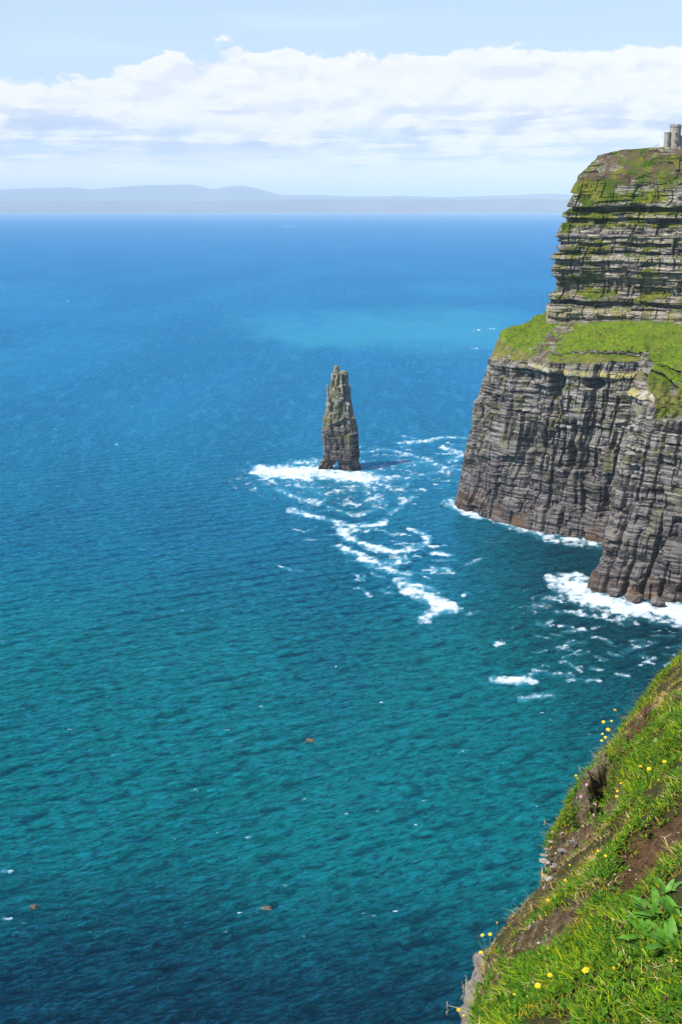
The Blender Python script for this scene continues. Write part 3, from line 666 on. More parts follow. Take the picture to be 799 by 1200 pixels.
def tube(pts, rad, n=6):
    "tapered tube along points; rad is a number or a list"
    P = [Vector(p) for p in pts]; rad = rad if hasattr(rad, '__len__') else [rad]*len(P); V = []; Fq = []
    for i, p in enumerate(P):
        d = (P[min(i+1, len(P)-1)]-P[max(i-1, 0)]).normalized(); u = d.orthogonal().normalized(); v = d.cross(u)
        for k in range(n):
            a = 6.2832*k/n; V.append(tuple(p+(u*math.cos(a)+v*math.sin(a))*rad[i]))
    for i in range(len(P)-1):
        for k in range(n): Fq.append((i*n+k, i*n+(k+1) % n, (i+1)*n+(k+1) % n, (i+1)*n+k))
    Fq.append(tuple(range(n-1, -1, -1))); Fq.append(tuple(range((len(P)-1)*n, len(P)*n)))
    return V, Fq
m, T, b = mat_new('tower_stone'); M_stone = m
co = T.node('ShaderNodeTexCoord').outputs['Object']
br = T.node('ShaderNodeTexVoronoi', feature='DISTANCE_TO_EDGE'); T.put(br.inputs['Vector'], T.vscale(co, (1.6, 1.6, 3.2))); br.inputs['Scale'].default_value = 1
cc = T.mix(T.ramp(T.noise(co, 1.3, 6, .65), .35, .65), (.25, .22, .18), (.40, .36, .30))
cc = T.mix(T.ramp(br.outputs['Distance'], .0, .07, .6, 0), cc, (.16, .14, .12)); T.put(b.inputs['Base Color'], cc); b.inputs['Roughness'].default_value = .95
M_void = mat_simple('dark_opening', (.012, .012, .014), (.02, .02, .022), 2, .9, 0)
TX, TY, TZ = 200.6, 764., 203.9
tw = empty('stone_tower', (TX, TY, TZ)); tag(tw, 'round pale stone lookout tower with battlements on the grassy headland top', 'tower')
def part(name, vf, mat, parent, smooth=False):
    return mesh_obj(name, vf[0], vf[1], mat, smooth, parent)
mt = part('main_drum', merge([lathe([(3.55, -.6), (3.45, 1), (3.3, 10.6), (3.3, 11.0), (3.52, 11.25), (3.55, 12.0)], 40), ]), M_stone, tw)
for q in np.arange(8)*math.pi/4+.25: part('merlon', box(3.3*math.cos(q), 3.3*math.sin(q), 12.42, .55, 1.25, .84, q), M_stone, mt)
def window(parent, x, yr, z, wd, hg):
    fr = part('window', merge([box(x-wd/2-.12, yr-.06, z, .24, .34, hg+.4), box(x+wd/2+.12, yr-.06, z, .24, .34, hg+.4), box(x, yr-.06, z+hg/2+.12, wd, .34, .22), box(x, yr-.06, z-hg/2-.12, wd, .34, .22)]), M_stone, parent)
    part('opening', box(x, yr-.02, z, wd, .16, hg), M_void, fr)
window(mt, -.15, -3.38, 7.1, .95, 1.25); window(mt, -.15, -3.44, 3.0, .95, 1.1)
tr = part('stair_turret', merge([lathe([(1.95, -.6), (1.88, .5), (1.78, 7.7), (1.95, 7.85), (1.95, 8.35)], 30, -4.9, -1.0)]), M_stone, tw)
window(tr, -4.5, -2.82, 2.9, .6, .9)
part('side_turret', lathe([(1.5, -.6), (1.42, 5.9), (1.55, 6.05), (1.55, 6.5)], 26, 4.3, -.3), M_stone, tw)
part('low_wing', merge([box(7.6, .8, 2.7, 4.6, 4.2, 6.6), box(5.9, -1., 6.5, .8, .5, .9), box(7.6, -1., 6.5, .8, .5, .9), box(9.2, -1., 6.5, .8, .5, .9)]), M_stone, tw)
part('door', box(1.1, -3.42, .95, .95, .3, 2.1), M_void, mt)

# tiny walkers on the headland
M_skin = mat_simple('skin', (.45, .28, .20), (.50, .32, .24), 3, .6, 0)
M_hair = mat_simple('dark_hair', (.03, .02, .015), (.05, .035, .025), 8, .7, 0)
def cloth(n, c): return mat_simple(n, c, tuple(q*1.3 for q in c), 4, .85, .1)
def person(loc, rz, top, bottom, label, pose=0.):
    r_ = empty('person', loc, rz); tag(r_, label, 'person', 'walkers beside the tower')
    me = bpy.data.meshes.new('body'); J = [(0,0,.93),(0,0,1.15),(0,0,1.38),(0,0,1.50),(0,-.01,1.60),(0,0,1.70),
        (-.09,0,.88),(-.10,-.02-pose*.1,.5),(-.10,.03-pose*.22,.07),(-.10,-.12-pose*.22,.04),(.09,0,.88),(.10,-.02+pose*.1,.5),(.10,.03+pose*.22,.07),(.10,-.12+pose*.22,.04),
        (-.19,0,1.38),(-.24,.02,1.12),(-.23,-.06,.88),(-.23,-.08,.80),(.19,0,1.38),(.24,.02,1.12),(.23,-.06,.88),(.23,-.08,.80)]
    E = [(0,1),(1,2),(2,3),(3,4),(4,5),(0,6),(6,7),(7,8),(8,9),(0,10),(10,11),(11,12),(12,13),(2,14),(14,15),(15,16),(16,17),(2,18),(18,19),(19,20),(20,21)]
    Rr = [.15,.14,.15,.06,.095,.085,.10,.07,.045,.035,.10,.07,.045,.035,.06,.05,.04,.035,.06,.05,.04,.035]
    me.from_pydata(J, E, []); o_ = bpy.data.objects.new('body', me); C.objects.link(o_); o_.parent = r_
    md = o_.modifiers.new('skin', 'SKIN'); o_.modifiers.new('sub', 'SUBSURF').levels = 1
    for i, q in enumerate(Rr): me.skin_vertices[0].data[i].radius = (q, q*.8 if i < 3 else q)
    me.skin_vertices[0].data[0].use_root = True; me.materials.append(M_skin)
    part('jacket', lathe([(.19, .86), (.185, 1.1), (.235, 1.38), (.12, 1.49)], 12), top, r_, True)
    part('trousers', merge([tube([(-.09, 0, .92), (-.10, -.02-pose*.1, .5), (-.10, .03-pose*.2, .1)], [.13, .10, .08], 8), tube([(.09, 0, .92), (.10, -.02+pose*.1, .5), (.10, .03+pose*.2, .1)], [.13, .10, .08], 8)]), bottom, r_, True)
    part('hair', lathe([(.11, 1.62), (.115, 1.70), (.07, 1.77)], 10), M_hair, r_, True)
navy = cloth('navy_cloth', (.02, .03, .07)); black = cloth('black_cloth', (.015, .015, .018)); redc = cloth('maroon_cloth', (.12, .03, .04)); jean = cloth('denim', (.05, .07, .12))
def hx(px_): return (px_-399.5)*.5142
GZ = 204.15
person((hx(770.6), 764, GZ), 1.2, navy, black, 'person in navy standing upright left of the tower', .3)
person((hx(767.2), 762, GZ-.75), -1., black, black, 'person in black further from the tower, lower on the brow', .5)
person((hx(791.6), 757.5, GZ), .3, redc, jean, 'person in maroon standing at the foot of the main tower', 0)
person((hx(793.2), 757.0, GZ), -.4, black, jean, 'person in black beside the maroon one at the tower foot', .2)

# ------------------------------------------------------------------ the small boat far out
M_white = mat_simple('white_paint', (.75, .76, .77), (.82, .82, .82), 1, .35, 0); M_glass = mat_simple('cabin_glass', (.03, .04, .05), (.04, .05, .06), 1, .1, 0)
q = at_z(333.5, 266, 0)
bt = empty('motor_boat', (q[0], q[1], 0), R(4)); tag(bt, 'small white motor boat far out on the bay trailing a wake', 'boat')
hv = []; hf = []; st_ = 9
for i in range(st_):
    t = i/(st_-1); x = -11+22*t; bw = 3.1*(1-max(0, (.35-t)/.35)**2.2); top_ = 2.6+1.1*(1-t)
    hv += [(x, -bw, top_), (x, -bw*.75, .3), (x, 0, -.8), (x, bw*.75, .3), (x, bw, top_)]
for i in range(st_-1):
    for k in range(4): hf.append((i*5+k, i*5+k+1, i*5+k+6, i*5+k+5))
    hf.append((i*5, i*5+5, i*5+9, i*5+4))
hf += [(0, 4, 3, 2, 1), tuple((st_-1)*5+k for k in range(5))]
part('hull', (hv, hf), M_white, bt)
cb = part('cabin', merge([box(-1, 0, 4.7, 9, 4.6, 3.4), box(0, 0, 7.2, 5, 3.8, 1.8)]), M_white, bt)
part('window', merge([box(-1, -2.32, 5.2, 8, .06, 1.1), box(-1, 2.32, 5.2, 8, .06, 1.1), box(-5.52, 0, 5.2, .06, 4, 1.1)]), M_glass, cb)
part('mast', tube([(1, 0, 8), (1, 0, 12)], .12), M_white, bt)
wk = [(13, -1.5), (30, -4), (62, -6), (95, -5), (95, 5), (62, 7), (30, 4), (13, 1.5)]
n_ = 60; xs_ = np.linspace(11, 95, n_); V_ = []
for x_ in xs_:
    hw_ = np.interp(x_, [11, 30, 62, 95], [2., 5., 6, 1.]); wob = 1.5*float(vnoise(x_/9, 0, 0, 3))
    for t_ in (-1, -.4, .4, 1): V_.append((q[0]+x_, q[1]+t_*hw_*6+wob, .3+.5*(1-abs(t_))))
tag(mesh_obj('boat_wake', V_, grid_faces(n_, 4, True), M_foam, True), kind='stuff')

# drifting clumps of weed
M_kelp = mat_simple('kelp', (.09, .075, .045), (.20, .145, .085), 1.5, .5, .3)
for (kx, ky, sz, lab) in [(363, 869, 1.25, 'largest clump of drifting brown weed, on open teal water in mid sea'), (312, 1065, .9, 'dull brown drifting weed clump on dark water below the middle of the sea'), (39, 1064, .8, 'small drifting weed clump on dark water near the left edge')]:
    q = at_z(kx, ky, 0); rg = np.random.RandomState(int(kx)); ps = []
    for k in range(150):
        a0 = rg.rand()*6.28; r0 = sz*abs(rg.normal(0, .36)); x0, y0 = r0*math.cos(a0)*1.5, r0*math.sin(a0)*1.5; a1 = rg.rand()*.9-.4; L_ = sz*(.25+rg.rand()*.45)
        P_ = [(x0+L_*t_*math.cos(a1+t_), y0+L_*t_*math.sin(a1+t_)*1.6, .10+.22*math.sin(t_*3.1)*rg.rand()) for t_ in (0, .33, .66, 1)]
        ps.append(tube(P_, [.07*sz, .13*sz, .12*sz, .03*sz], 5))
    v_, f_ = merge(ps); zb_ = float(SZ[np.unravel_index(np.argmin((SX-q[0])**2+(SY-q[1])**2), SX.shape)])
    o = mesh_obj('floating_seaweed', v_, f_, M_kelp, True); o.location = (q[0], q[1], zb_); tag(o, lab, 'seaweed', 'clumps of drifting weed')

# ------------------------------------------------------------------ the near slope
PA, PB, PC = .837, -.436, -1.83
def plane_z(x, y): return H+PC+PA*(x-1.0*np.log1p(np.exp((x-7.)/1.0)))+PB*(y-1.5*np.log1p(np.exp((y-15)/1.5)))
def on_plane(px, py, up=0.):
    d = ray(px, py); t = (PC+up)/(d[2]-PA*d[0]-PB*d[1]); return np.array([d[0]*t, d[1]*t, H+d[2]*t])
edge_px = [(808,757),(803,760),(785,777),(768,797),(748,820),(733,840),(718,862),(705,886),(693,903),(680,924),(664,948),(650,968),(643,984),(640,1000),(642,1016),(632,1030),(612,1049),(590,1070),(578,1082),(571,1100),(566,1120),(561,1145),(557,1170),(552,1203),(546,1235)]
edge_px = [(a_, b_-(10 if a_ > 640 else 3)) for a_, b_ in edge_px]
EP = np.array([on_plane(*p)[:2] for p in edge_px])[::-1]
EP = np.vstack([[(-14, -9), (-6, -2.2), (-2.2, 1.2), (-.6, 2.8), (.15, 3.5)], EP, [(3.5, 11.1), (4.6, 13.2), (7.5, 17.5)]])
seg = np.linalg.norm(np.diff(EP, axis=0), axis=1); eu = np.concatenate([[0], np.cumsum(seg)])
def edge_at(u): return np.interp(u, eu, EP[:, 0]), np.interp(u, eu, EP[:, 1])
INW = np.array([.917, -.40])
def inset(x, y):
    "distance inward from the brow, measured along the inward direction"
    # project on the along direction, compare with the brow
    al = x*.40+y*.917; ae = EP[:, 0]*.40+EP[:, 1]*.917; we = EP[:, 0]*.917-EP[:, 1]*.40
    o_ = np.argsort(ae); return (x*.917-y*.40)-np.interp(al, ae[o_], we[o_])
def pmask(x, y, poly, soft=.08):
    Q = np.array([on_plane(*p)[:2] for p in poly]); n = len(Q); ins = np.zeros(x.shape, bool); d = np.full(x.shape, 1e9)
    xj = x+.10*fbm(x/.35, y/.35, 0, 3, 17); yj = y+.14*fbm(x/.35, y/.35, 3, 3, 18)
    for i in range(n):
        a, b_ = Q[i], Q[(i+1) % n]; ab = b_-a; t = np.clip(((xj-a[0])*ab[0]+(yj-a[1])*ab[1])/(ab@ab), 0, 1)
        d = np.minimum(d, np.hypot(xj-a[0]-t*ab[0], yj-a[1]-t*ab[1]))
        c_ = ((a[1] > yj) != (b_[1] > yj)) & (xj < (b_[0]-a[0])*(yj-a[1])/(b_[1]-a[1]+1e-12)+a[0]); ins ^= c_
    sgn = np.where(ins, d, -d); return sstep(sgn, -soft, soft)
SOIL = [(716,1036),(734,1000),(756,972),(780,952),(815,925),(840,985),(803,1003),(784,1014),(768,1042),(738,1058)]
HOLLOW = [(699,918),(712,902),(728,915),(738,930),(724,944),(700,944),(690,954),(672,964),(688,938),(699,934)]
CRUST = [(676,932),(684,915),(697,900),(712,895),(710,908),(700,918),(698,932),(688,938)]
ERO1 = [(596,1092),(625,1078),(652,1070),(690,1058),(672,1090),(640,1112),(610,1124),(592,1112)]
ERO2 = [(556,1210),(566,1150),(574,1112),(592,1120),(586,1160),(572,1210)]
ERO3 = [(638,1006),(652,985),(672,968),(700,948),(722,934),(724,950),(690,985),(668,1000),(650,1022)]
RED = [(734,872),(742,845),(756,832),(770,838),(775,855),(757,868),(744,884)]
LUSH = [(700,1215),(672,1130),(705,1075),(745,1050),(815,1020),(830,1215)]
LUSH2 = [(768,862),(780,820),(805,800),(815,860),(790,876)]
LUSH3 = [(690,1010),(720,975),(760,945),(800,915),(805,935),(770,960),(735,990),(712,1030)]
def relief(x, y):
    h = .13*fbm(x/1.5, y/1.5, 0, 3, 41)+.055*fbm(x/.42, y/.42, 0, 3, 42)+.018*fbm(x/.11, y/.11, 0, 2, 43)
    so, ho, cr = pmask(x, y, SOIL, .12), pmask(x, y, HOLLOW, .10), pmask(x, y, CRUST, .06)
    e1, e2, e3 = pmask(x, y, ERO1), pmask(x, y, ERO2), pmask(x, y, ERO3)
    rough = .07*fbm(x/.16, y/.16, 0, 3, 44)+.05*np.abs(fbm(x/.06, y/.06, 0, 2, 45))
    h = h-so*.16-ho*.34+cr*.07-e1*.05-e2*.05-e3*.09+(so*.9+ho+e1+e2+e3+cr)*rough
    return h, so, ho, cr, e1, e2, e3
wv_ = np.concatenate([np.linspace(0, 4.2, 330), np.linspace(4.25, 16, 90)])
u0, u1 = eu[3], eu[-2]
us = np.concatenate([np.linspace(0, u0, 60, endpoint=False), np.linspace(u0, u1, 640), np.linspace(u1, eu[-1], 25)[1:]])
ex, ey = edge_at(us)
k = np.exp(-np.linspace(-2, 2, 7)**2); k /= k.sum()
gx = ex[None]+wv_[:, None]*INW[0]; gy = ey[None]+wv_[:, None]*INW[1]
hh, so, ho, cr, e1, e2, e3 = relief(gx, gy)
lip = -.10*np.exp(-wv_[:, None]/.08)
gz = plane_z(gx, gy)+hh+lip
# rock face dropping from the brow
dt = np.concatenate([np.linspace(.02, 2.2, 90), np.linspace(2.3, 6, 24)])
pale_rim = 1-sstep(us, eu[11], eu[13])                        # the bare rock rim shows only along the lower part of the brow
outw = .0+(.085*pale_rim-.04)[None]*(1-np.exp(-dt[:, None]*9))-(.05-.03*pale_rim)[None]*dt[:, None]
fx = ex[None]-INW[0]*outw; fy = ey[None]-INW[1]*outw
fz = gz[0][None]-dt[:, None]
uu_ = us[None]+0*dt[:, None]
rn = .05*fbm(uu_/.35, fz/.22, 0, 4, 51)+.05*(hsh(np.floor(uu_/.22+fz*.8), np.floor(fz/.085), 0*uu_, 52)-.5)+.03*fbm(uu_/.08, fz/.05, 0, 2, 53)+.025*(hsh(np.floor(uu_/.07+fz*2), np.floor(fz/.03), 0*uu_, 54)-.5)
fx -= INW[0]*rn; fy -= INW[1]*rn
AX = np.vstack([fx[::-1], gx]); AY = np.vstack([fy[::-1], gy]); AZ = np.vstack([fz[::-1], gz])
z0_ = np.zeros_like(fx)
def st(a): return np.vstack([z0_, a]).ravel()
Vn = np.stack([AX, AY, AZ], -1).reshape(-1, 3)
m, T, b = mat_new('slope_ground'); M_slope = m
pos = T.node('ShaderNodeNewGeometry').outputs['Position']
n1 = T.noise(pos, 4, 8, .7); n2 = T.noise(pos, 18, 8, .72); n3 = T.noise(pos, 1.1, 5, .6)
g = T.mix(T.ramp(n1, .4, .6), (.055, .065, .014), (.11, .095, .030)); g = T.mix(T.ramp(n2, .5, .7), g, (.16, .13, .05))
so_c = T.mix(T.ramp(n2, .38, .62), (.10, .052, .024), (.25, .135, .065)); so_c = T.mix(T.ramp(T.noise(pos, 40, 5, .7), .60, .68), so_c, (.26, .19, .13))
er_c = T.mix(T.ramp(n2, .42, .6), (.13, .070, .034), (.28, .20, .11)); er_c = T.mix(T.ramp(T.noise(pos, 26, 5, .7), .56, .64), er_c, (.42, .36, .28))
cr_c = T.mix(T.ramp(n2, .40, .62), (.17, .12, .06), (.40, .33, .20))
g = T.mix(T.attr('eroded'), g, er_c); g = T.mix(T.attr('soil'), g, so_c); g = T.mix(T.attr('crust'), g, cr_c)
rk_c = T.mix(T.ramp(n2, .36, .66), (.30, .235, .19), (.62, .55, .48)); rk_c = T.mix(T.ramp(n1, .55, .68), rk_c, (.17, .13, .10))
g = T.mix(T.attr('rock'), g, rk_c)
T.put(b.inputs['Base Color'], g); b.inputs['Roughness'].default_value = .95; b.inputs['Specular IOR Level'].default_value = .2
bp = T.node('ShaderNodeBump'); bp.inputs['Strength'].default_value = 1.; bp.inputs['Distance'].default_value = .06
T.put(bp.inputs['Height'], T.math('ADD', n2, T.noise(pos, 60, 6, .7))); T.l.new(bp.outputs[0], b.inputs['Normal'])
rock = np.vstack([np.ones_like(fx), (1-sstep(wv_, .0, .03))[:, None]*pale_rim[None]+0*gx]).ravel()
o = mesh_obj('grassy_slope', Vn, grid_faces(*AX.shape, True), M_slope, True, None,
    {'soil': st(so), 'eroded': st(np.clip(e1*.75+e2*.85+e3*.9+ho, 0, 1)), 'crust': st(cr), 'rock': rock})
tag(o, kind='structure')

# the cliff below the slope and the coast that joins it to the headland
coast = [(-80,-120),(-30,-45),(-14,-9),(-6,-2.2),(-2.2,1.2),(-.3,3.1),(.62,4.9),(1.25,7.0),(2.1,8.8),(3.3,11.0),(4.6,13.2),(7.5,17.5),(22,45),(62,130),(150,260),(230,380),(300,440),(345,470)]
npc = [12]*2+[14]*10+[30]*5
cc_ = catmull(coast, npc); nrm = np.gradient(cc_, axis=0); ln_ = np.hypot(nrm[:, 0], nrm[:, 1]); outx, outy = -nrm[:, 1]/ln_, nrm[:, 0]/ln_
far_t = sstep(np.hypot(cc_[:, 0], cc_[:, 1]), 15, 60)
rimz = (plane_z(cc_[:, 0], cc_[:, 1])-3.6)*(1-far_t)+far_t*(128-40*sstep(cc_[:, 1], 250, 460))
RW = []
for t in np.linspace(0, 1, 90):
    off = (-.28+13*t**1.6)*(1-.55*far_t*0); zz_ = rimz*(1-t)-3*t
    nn = (1.5+1.5*far_t)*np.clip(t*12, 0, 1)*fbm(np.arange(len(cc_))/9.+cc_[:, 0]/30, zz_/14, 0, 4, 66)
    RW.append(np.stack([cc_[:, 0]+outx*(off+nn), cc_[:, 1]+outy*(off+nn), zz_], -1))
top_rows = []
for d_, up_ in [(.6, .1), (14, 3.), (60, 10), (260, 16)]:
    xx_ = cc_[:, 0]-outx*d_*.35+d_*.8; yy_ = cc_[:, 1]-outy*d_*.35-d_*.35
    top_rows.append(np.stack([xx_, yy_, rimz+up_*(.35+.65*(1-far_t))-(.5 if d_ < 1 else 0)], -1))
CW = np.array(top_rows[::-1]+RW)
gr_ = np.zeros(CW.shape[:2]); gr_[:4] = 1.2; gr_[4:9] = .6
o = mesh_obj('near_cliff', CW.reshape(-1, 3), grid_faces(*CW.shape[:2], True), M_cliff, False, None, {'pale': gr_*0, 'grass': gr_, 'lush': gr_*.3, 'dry': gr_*.5, 'earth': gr_*0})
tag(o, kind='structure')

# grass: blades rooted all over the slope
rg = np.random.RandomState(11)
NB = 680000
bx_ = rg.rand(NB)*5.6-.6; by_ = 2.6+rg.rand(NB)*9.8
keep = inset(bx_, by_) > -.01
dxr, dyr, dzr = bx_, by_, plane_z(bx_, by_)-H
dep = dyr*cp-dzr*sp; pu = 399.5+F*dxr/dep; pvv = 600-F*(dyr*sp+dzr*cp)/dep
keep &= (pu < 960) & (pvv < 1330) & (dep > 1)
# fewer blades where they are far and tiny, thinner cover to the right of the frame
keep &= rg.rand(NB) < np.where(pu > 830, .35, 1.)*np.clip(1.35-.07*dep, .5, 1)
bx_, by_ = bx_[keep], by_[keep]
hb, so, ho, cr, e1, e2, e3 = relief(bx_, by_)
rd, lu, l2, l3 = pmask(bx_, by_, RED), pmask(bx_, by_, LUSH, .2), pmask(bx_, by_, LUSH2, .1), pmask(bx_, by_, LUSH3, .12)
cl = fbm(bx_/.30, by_/.30, 0, 3, 55); cl2 = fbm(bx_/.9, by_/.9, 0, 3, 56); cl3 = fbm(bx_/.09, by_/.09, 0, 2, 57)
cover = np.clip(1-1.25*so-.97*ho-.85*cr-.52*e1-.55*e2-.6*e3, .0, 1)*np.clip(1.0+2.4*cl3+1.2*cl, .08, 1)
k2 = rg.rand(len(bx_)) < cover
bx_, by_, hb, cl, cl2, cl3, rd, lu, l2, l3, e1, e2, e3 = [a[k2] for a in (bx_, by_, hb, cl, cl2, cl3, rd, lu, l2, l3, e1, e2, e3)]
n = len(bx_); print('blades', n)
ins_ = inset(bx_, by_)
bz_ = plane_z(bx_, by_)+hb-.10*np.exp(-np.clip(ins_, 0, 9)/.08)-.006
lush_ = np.clip(.02+1.5*cl2+1.3*cl+.8*cl3+.55*lu+.9*l2+.45*l3-.8*(e1+e2+e3), 0, 1)
r1, r2, r3 = rg.rand(n), rg.rand(n), rg.rand(n)
hgt = (.010+.018*rg.rand(n)**1.5)*(1+.8*cl+.9*lush_)+.035*(rg.rand(n) < .04)
hgt *= np.where(e1+e2+e3 > .4, .65, 1); hgt = np.clip(hgt, .012, .16)
wid = (.0012+.0015*rg.rand(n))*(1+.5*lush_)
la = rg.rand(n)*6.283; swirl = 2.5+3.*fbm(bx_/.35, by_/.35, 7, 2, 58)
la = np.where(rg.rand(n) < .35, swirl+rg.normal(0, .5, n), la)
lx, ly = np.cos(la), np.sin(la)
bend = .45+1.5*rg.rand(n)
upx, upy, upz = -PA*.35, -PB*.35, 1.0; un = math.sqrt(upx**2+upy**2+1); upx, upy, upz = upx/un, upy/un, upz/un
def pt(t, sd_):
    lift = hgt*(t-.30*bend*t*t); out_ = hgt*bend*t*t*.9; w_ = wid*(1-t)**.6*sd_ if sd_ else 0*wid
    return np.stack([bx_+upx*lift+lx*out_-ly*w_, by_+upy*lift+ly*out_+lx*w_, bz_+upz*lift-.25*out_*0], -1)
Vb = np.stack([pt(0, -1), pt(0, 1), pt(.5, 1), pt(.5, -1), pt(1., 0)], 1).reshape(-1, 3)
base = np.arange(n)[:, None]*5
quads = base+np.array([[0, 1, 2, 3]]); tris = base+np.array([[3, 2, 4, 4]])
greens = np.array([[.21, .36, .010], [.40, .45, .013], [.58, .47, .020], [.62, .41, .04], [.05, .14, .010]])
drys = np.array([[.60, .47, .22], [.42, .28, .11], [.26, .14, .06], [.50, .42, .15]])
gi = np.clip((3.9-3.1*lush_+rg.normal(0, .9, n)), 0, 3).astype(int); gi = np.where(r3 < .12, 4, gi)
colb = greens[gi]; pd = np.clip(.68-.50*lush_-.5*cl2+.45*(e1+e2+e3)+1.1*cl3, .03, .92)
isd = r1 < pd; colb = np.where(isd[:, None], drys[(r2*4).astype(int)], colb)
redc_ = np.array([[.17, .055, .035], [.11, .045, .03], [.20, .10, .04], [.08, .06, .02]])[(r2*4).astype(int)]
colb = np.where(((rd > .5) & (r3 < .85))[:, None], redc_, colb)
colb = colb*((.70+.6*rg.rand(n))*np.clip(1+1.1*cl3+.5*cl, .5, 1.4))[:, None]
m, T, b = mat_new('grass_blades'); M_blade = m
a_ = T.node('ShaderNodeAttribute', attribute_name='col'); T.put(b.inputs['Base Color'], a_.outputs['Color'])
b.inputs['Roughness'].default_value = .75; b.inputs['Specular IOR Level'].default_value = .12
tl = T.node('ShaderNodeBsdfTranslucent'); T.put(tl.inputs[0], a_.outputs['Color']); mx = T.node('ShaderNodeMixShader'); mx.inputs[0].default_value = .42
T.l.new(b.outputs[0], mx.inputs[1]); T.l.new(tl.outputs[0], mx.inputs[2]); T.l.new(mx.outputs[0], T.n['Material Output'].inputs[0])
me_f = np.vstack([quads, np.hstack([tris[:, :3], tris[:, 2:3]])])
# quads and triangles as one list of loops
def blade_mesh(name, V, Q, Tr, cols, mat):
    me = bpy.data.meshes.new(name); me.vertices.add(len(V)); me.vertices.foreach_set('co', V.astype(np.float32).ravel())
    lv = np.concatenate([Q.ravel(), Tr.ravel()]).astype(np.int32); me.loops.add(len(lv)); me.loops.foreach_set('vertex_index', lv)
    me.polygons.add(len(Q)+len(Tr)); ls = np.concatenate([np.arange(len(Q))*4, len(Q)*4+np.arange(len(Tr))*3]).astype(np.int32)
    me.polygons.foreach_set('loop_start', ls); me.polygons.foreach_set('loop_total', np.concatenate([np.full(len(Q), 4), np.full(len(Tr), 3)]).astype(np.int32))
    me.update(calc_edges=True)
    at = me.attributes.new('col', 'FLOAT_COLOR', 'POINT'); c4 = np.ones((len(V), 4), np.float32); c4[:, :3] = cols; at.data.foreach_set('color', c4.ravel())
    me.materials.append(mat); o_ = bpy.data.objects.new(name, me); C.objects.link(o_); return o_
o = blade_mesh('grass', Vb, quads, tris[:, :3], np.repeat(colb, 5, 0), M_blade); tag(o, kind='stuff')
# small broad leaves of clover and sorrel between the blades
nl = 30000; pick = rg.choice(n, nl, p=(np.clip(lush_, .02, 1)**3)/np.sum(np.clip(lush_, .02, 1)**3))
c0 = np.stack([bx_[pick], by_[pick], bz_[pick]+.01+.035*rg.rand(nl)], -1); a = rg.rand(nl)*6.283; L_ = .007+.011*rg.rand(nl); ti = rg.rand(nl)*1.0
d1 = np.stack([np.cos(a)*np.cos(ti), np.sin(a)*np.cos(ti), np.sin(ti)], -1); d2 = np.stack([-np.sin(a), np.cos(a), 0*a], -1)
Ll = L_[:, None]; Vl = np.stack([c0, c0+d1*Ll*.8+d2*Ll*.42, c0+d1*Ll*1.9, c0+d1*Ll*.8-d2*Ll*.42], 1).reshape(-1, 3)
cl_ = np.array([[.05, .15, .012], [.09, .22, .015], [.14, .26, .02]])[rg.randint(0, 3, nl)]*(.8+.4*rg.rand(nl))[:, None]
o = blade_mesh('clover', Vl, np.arange(nl)[:, None]*4+np.array([[0, 1, 2, 3]]), np.zeros((0, 3), int), np.repeat(cl_, 4, 0), M_blade); tag(o, kind='stuff')

# crumbs of earth and grit on the bare patches
nc_ = 26000; qx = rg.rand(nc_)*5.2-.4; qy = 3.2+rg.rand(nc_)*8.4; hq, so, ho, cr, e1, e2, e3 = relief(qx, qy)
kk = (rg.rand(nc_) < np.clip(so+.8*e1+.7*e2+.8*e3+.5*cr+.4*ho, 0, 1)) & (inset(qx, qy) > 0); qx, qy, hq, so = qx[kk], qy[kk], hq[kk], so[kk]; nq = len(qx)
rq_ = (.0025+.010*rg.rand(nq)**3)*(1-.3*so); qz = plane_z(qx, qy)+hq+rq_*.2
oc = np.array([[1,0,0],[-1,0,0],[0,1,0],[0,-1,0],[0,0,.8],[0,0,-.8]]); Vq = np.stack([qx, qy, qz], -1)[:, None]+oc[None]*rq_[:, None, None]*(.6+.8*rg.rand(nq, 6, 1))
tf = np.array([[0,2,4],[2,1,4],[1,3,4],[3,0,4],[2,0,5],[1,2,5],[3,1,5],[0,3,5]]); Tq = (np.arange(nq)[:, None, None]*6+tf[None]).reshape(-1, 3)
cq_ = np.where((rg.rand(nq) < .2+.0*so)[:, None], np.array([[.42, .34, .25]]), np.array([[.13, .075, .04]]))*(.6+.8*rg.rand(nq))[:, None]
M_crumb, T, b = mat_new('earth_crumbs'); a_ = T.node('ShaderNodeAttribute', attribute_name='col'); T.put(b.inputs['Base Color'], a_.outputs['Color']); b.inputs['Roughness'].default_value = .95
o = blade_mesh('soil_crumbs', Vq.reshape(-1, 3), np.zeros((0, 4), int), Tq, np.repeat(cq_, 6, 0), M_crumb); tag(o, kind='stuff')

# ------------------------------------------------------------------ flowers and plants on the slope
def ground(x, y):
    h_ = relief(np.array([x]), np.array([y]))[0][0]; i_ = float(inset(np.array([x]), np.array([y]))[0])
    return float(plane_z(x, y))+h_-.10*math.exp(-max(i_, 0)/.08), i_
M_stem = mat_simple('stem_green', (.07, .13, .02), (.12, .17, .03), 30, .6, 0)
M_petal = mat_simple('yellow_petals', (.80, .52, .005), (.85, .62, .01), 60, .6, 0)
M_disc = mat_simple('flower_disc', (.55, .28, .01), (.62, .36, .01), 200, .8, .3, .002)
M_pink = mat_simple('pink_petals', (.55, .20, .34), (.66, .32, .46), 60, .7, 0)
M_brownhead = mat_simple('brown_seed_head', (.085, .032, .018), (.15, .065, .035), 120, .85, .5, .003)
M_straw = mat_simple('dry_straw', (.34, .26, .13), (.48, .39, .22), 60, .8, 0)
M_leaf = mat_simple('broad_leaf', (.045, .15, .008), (.10, .27, .012), 30, .6, .3, .004)
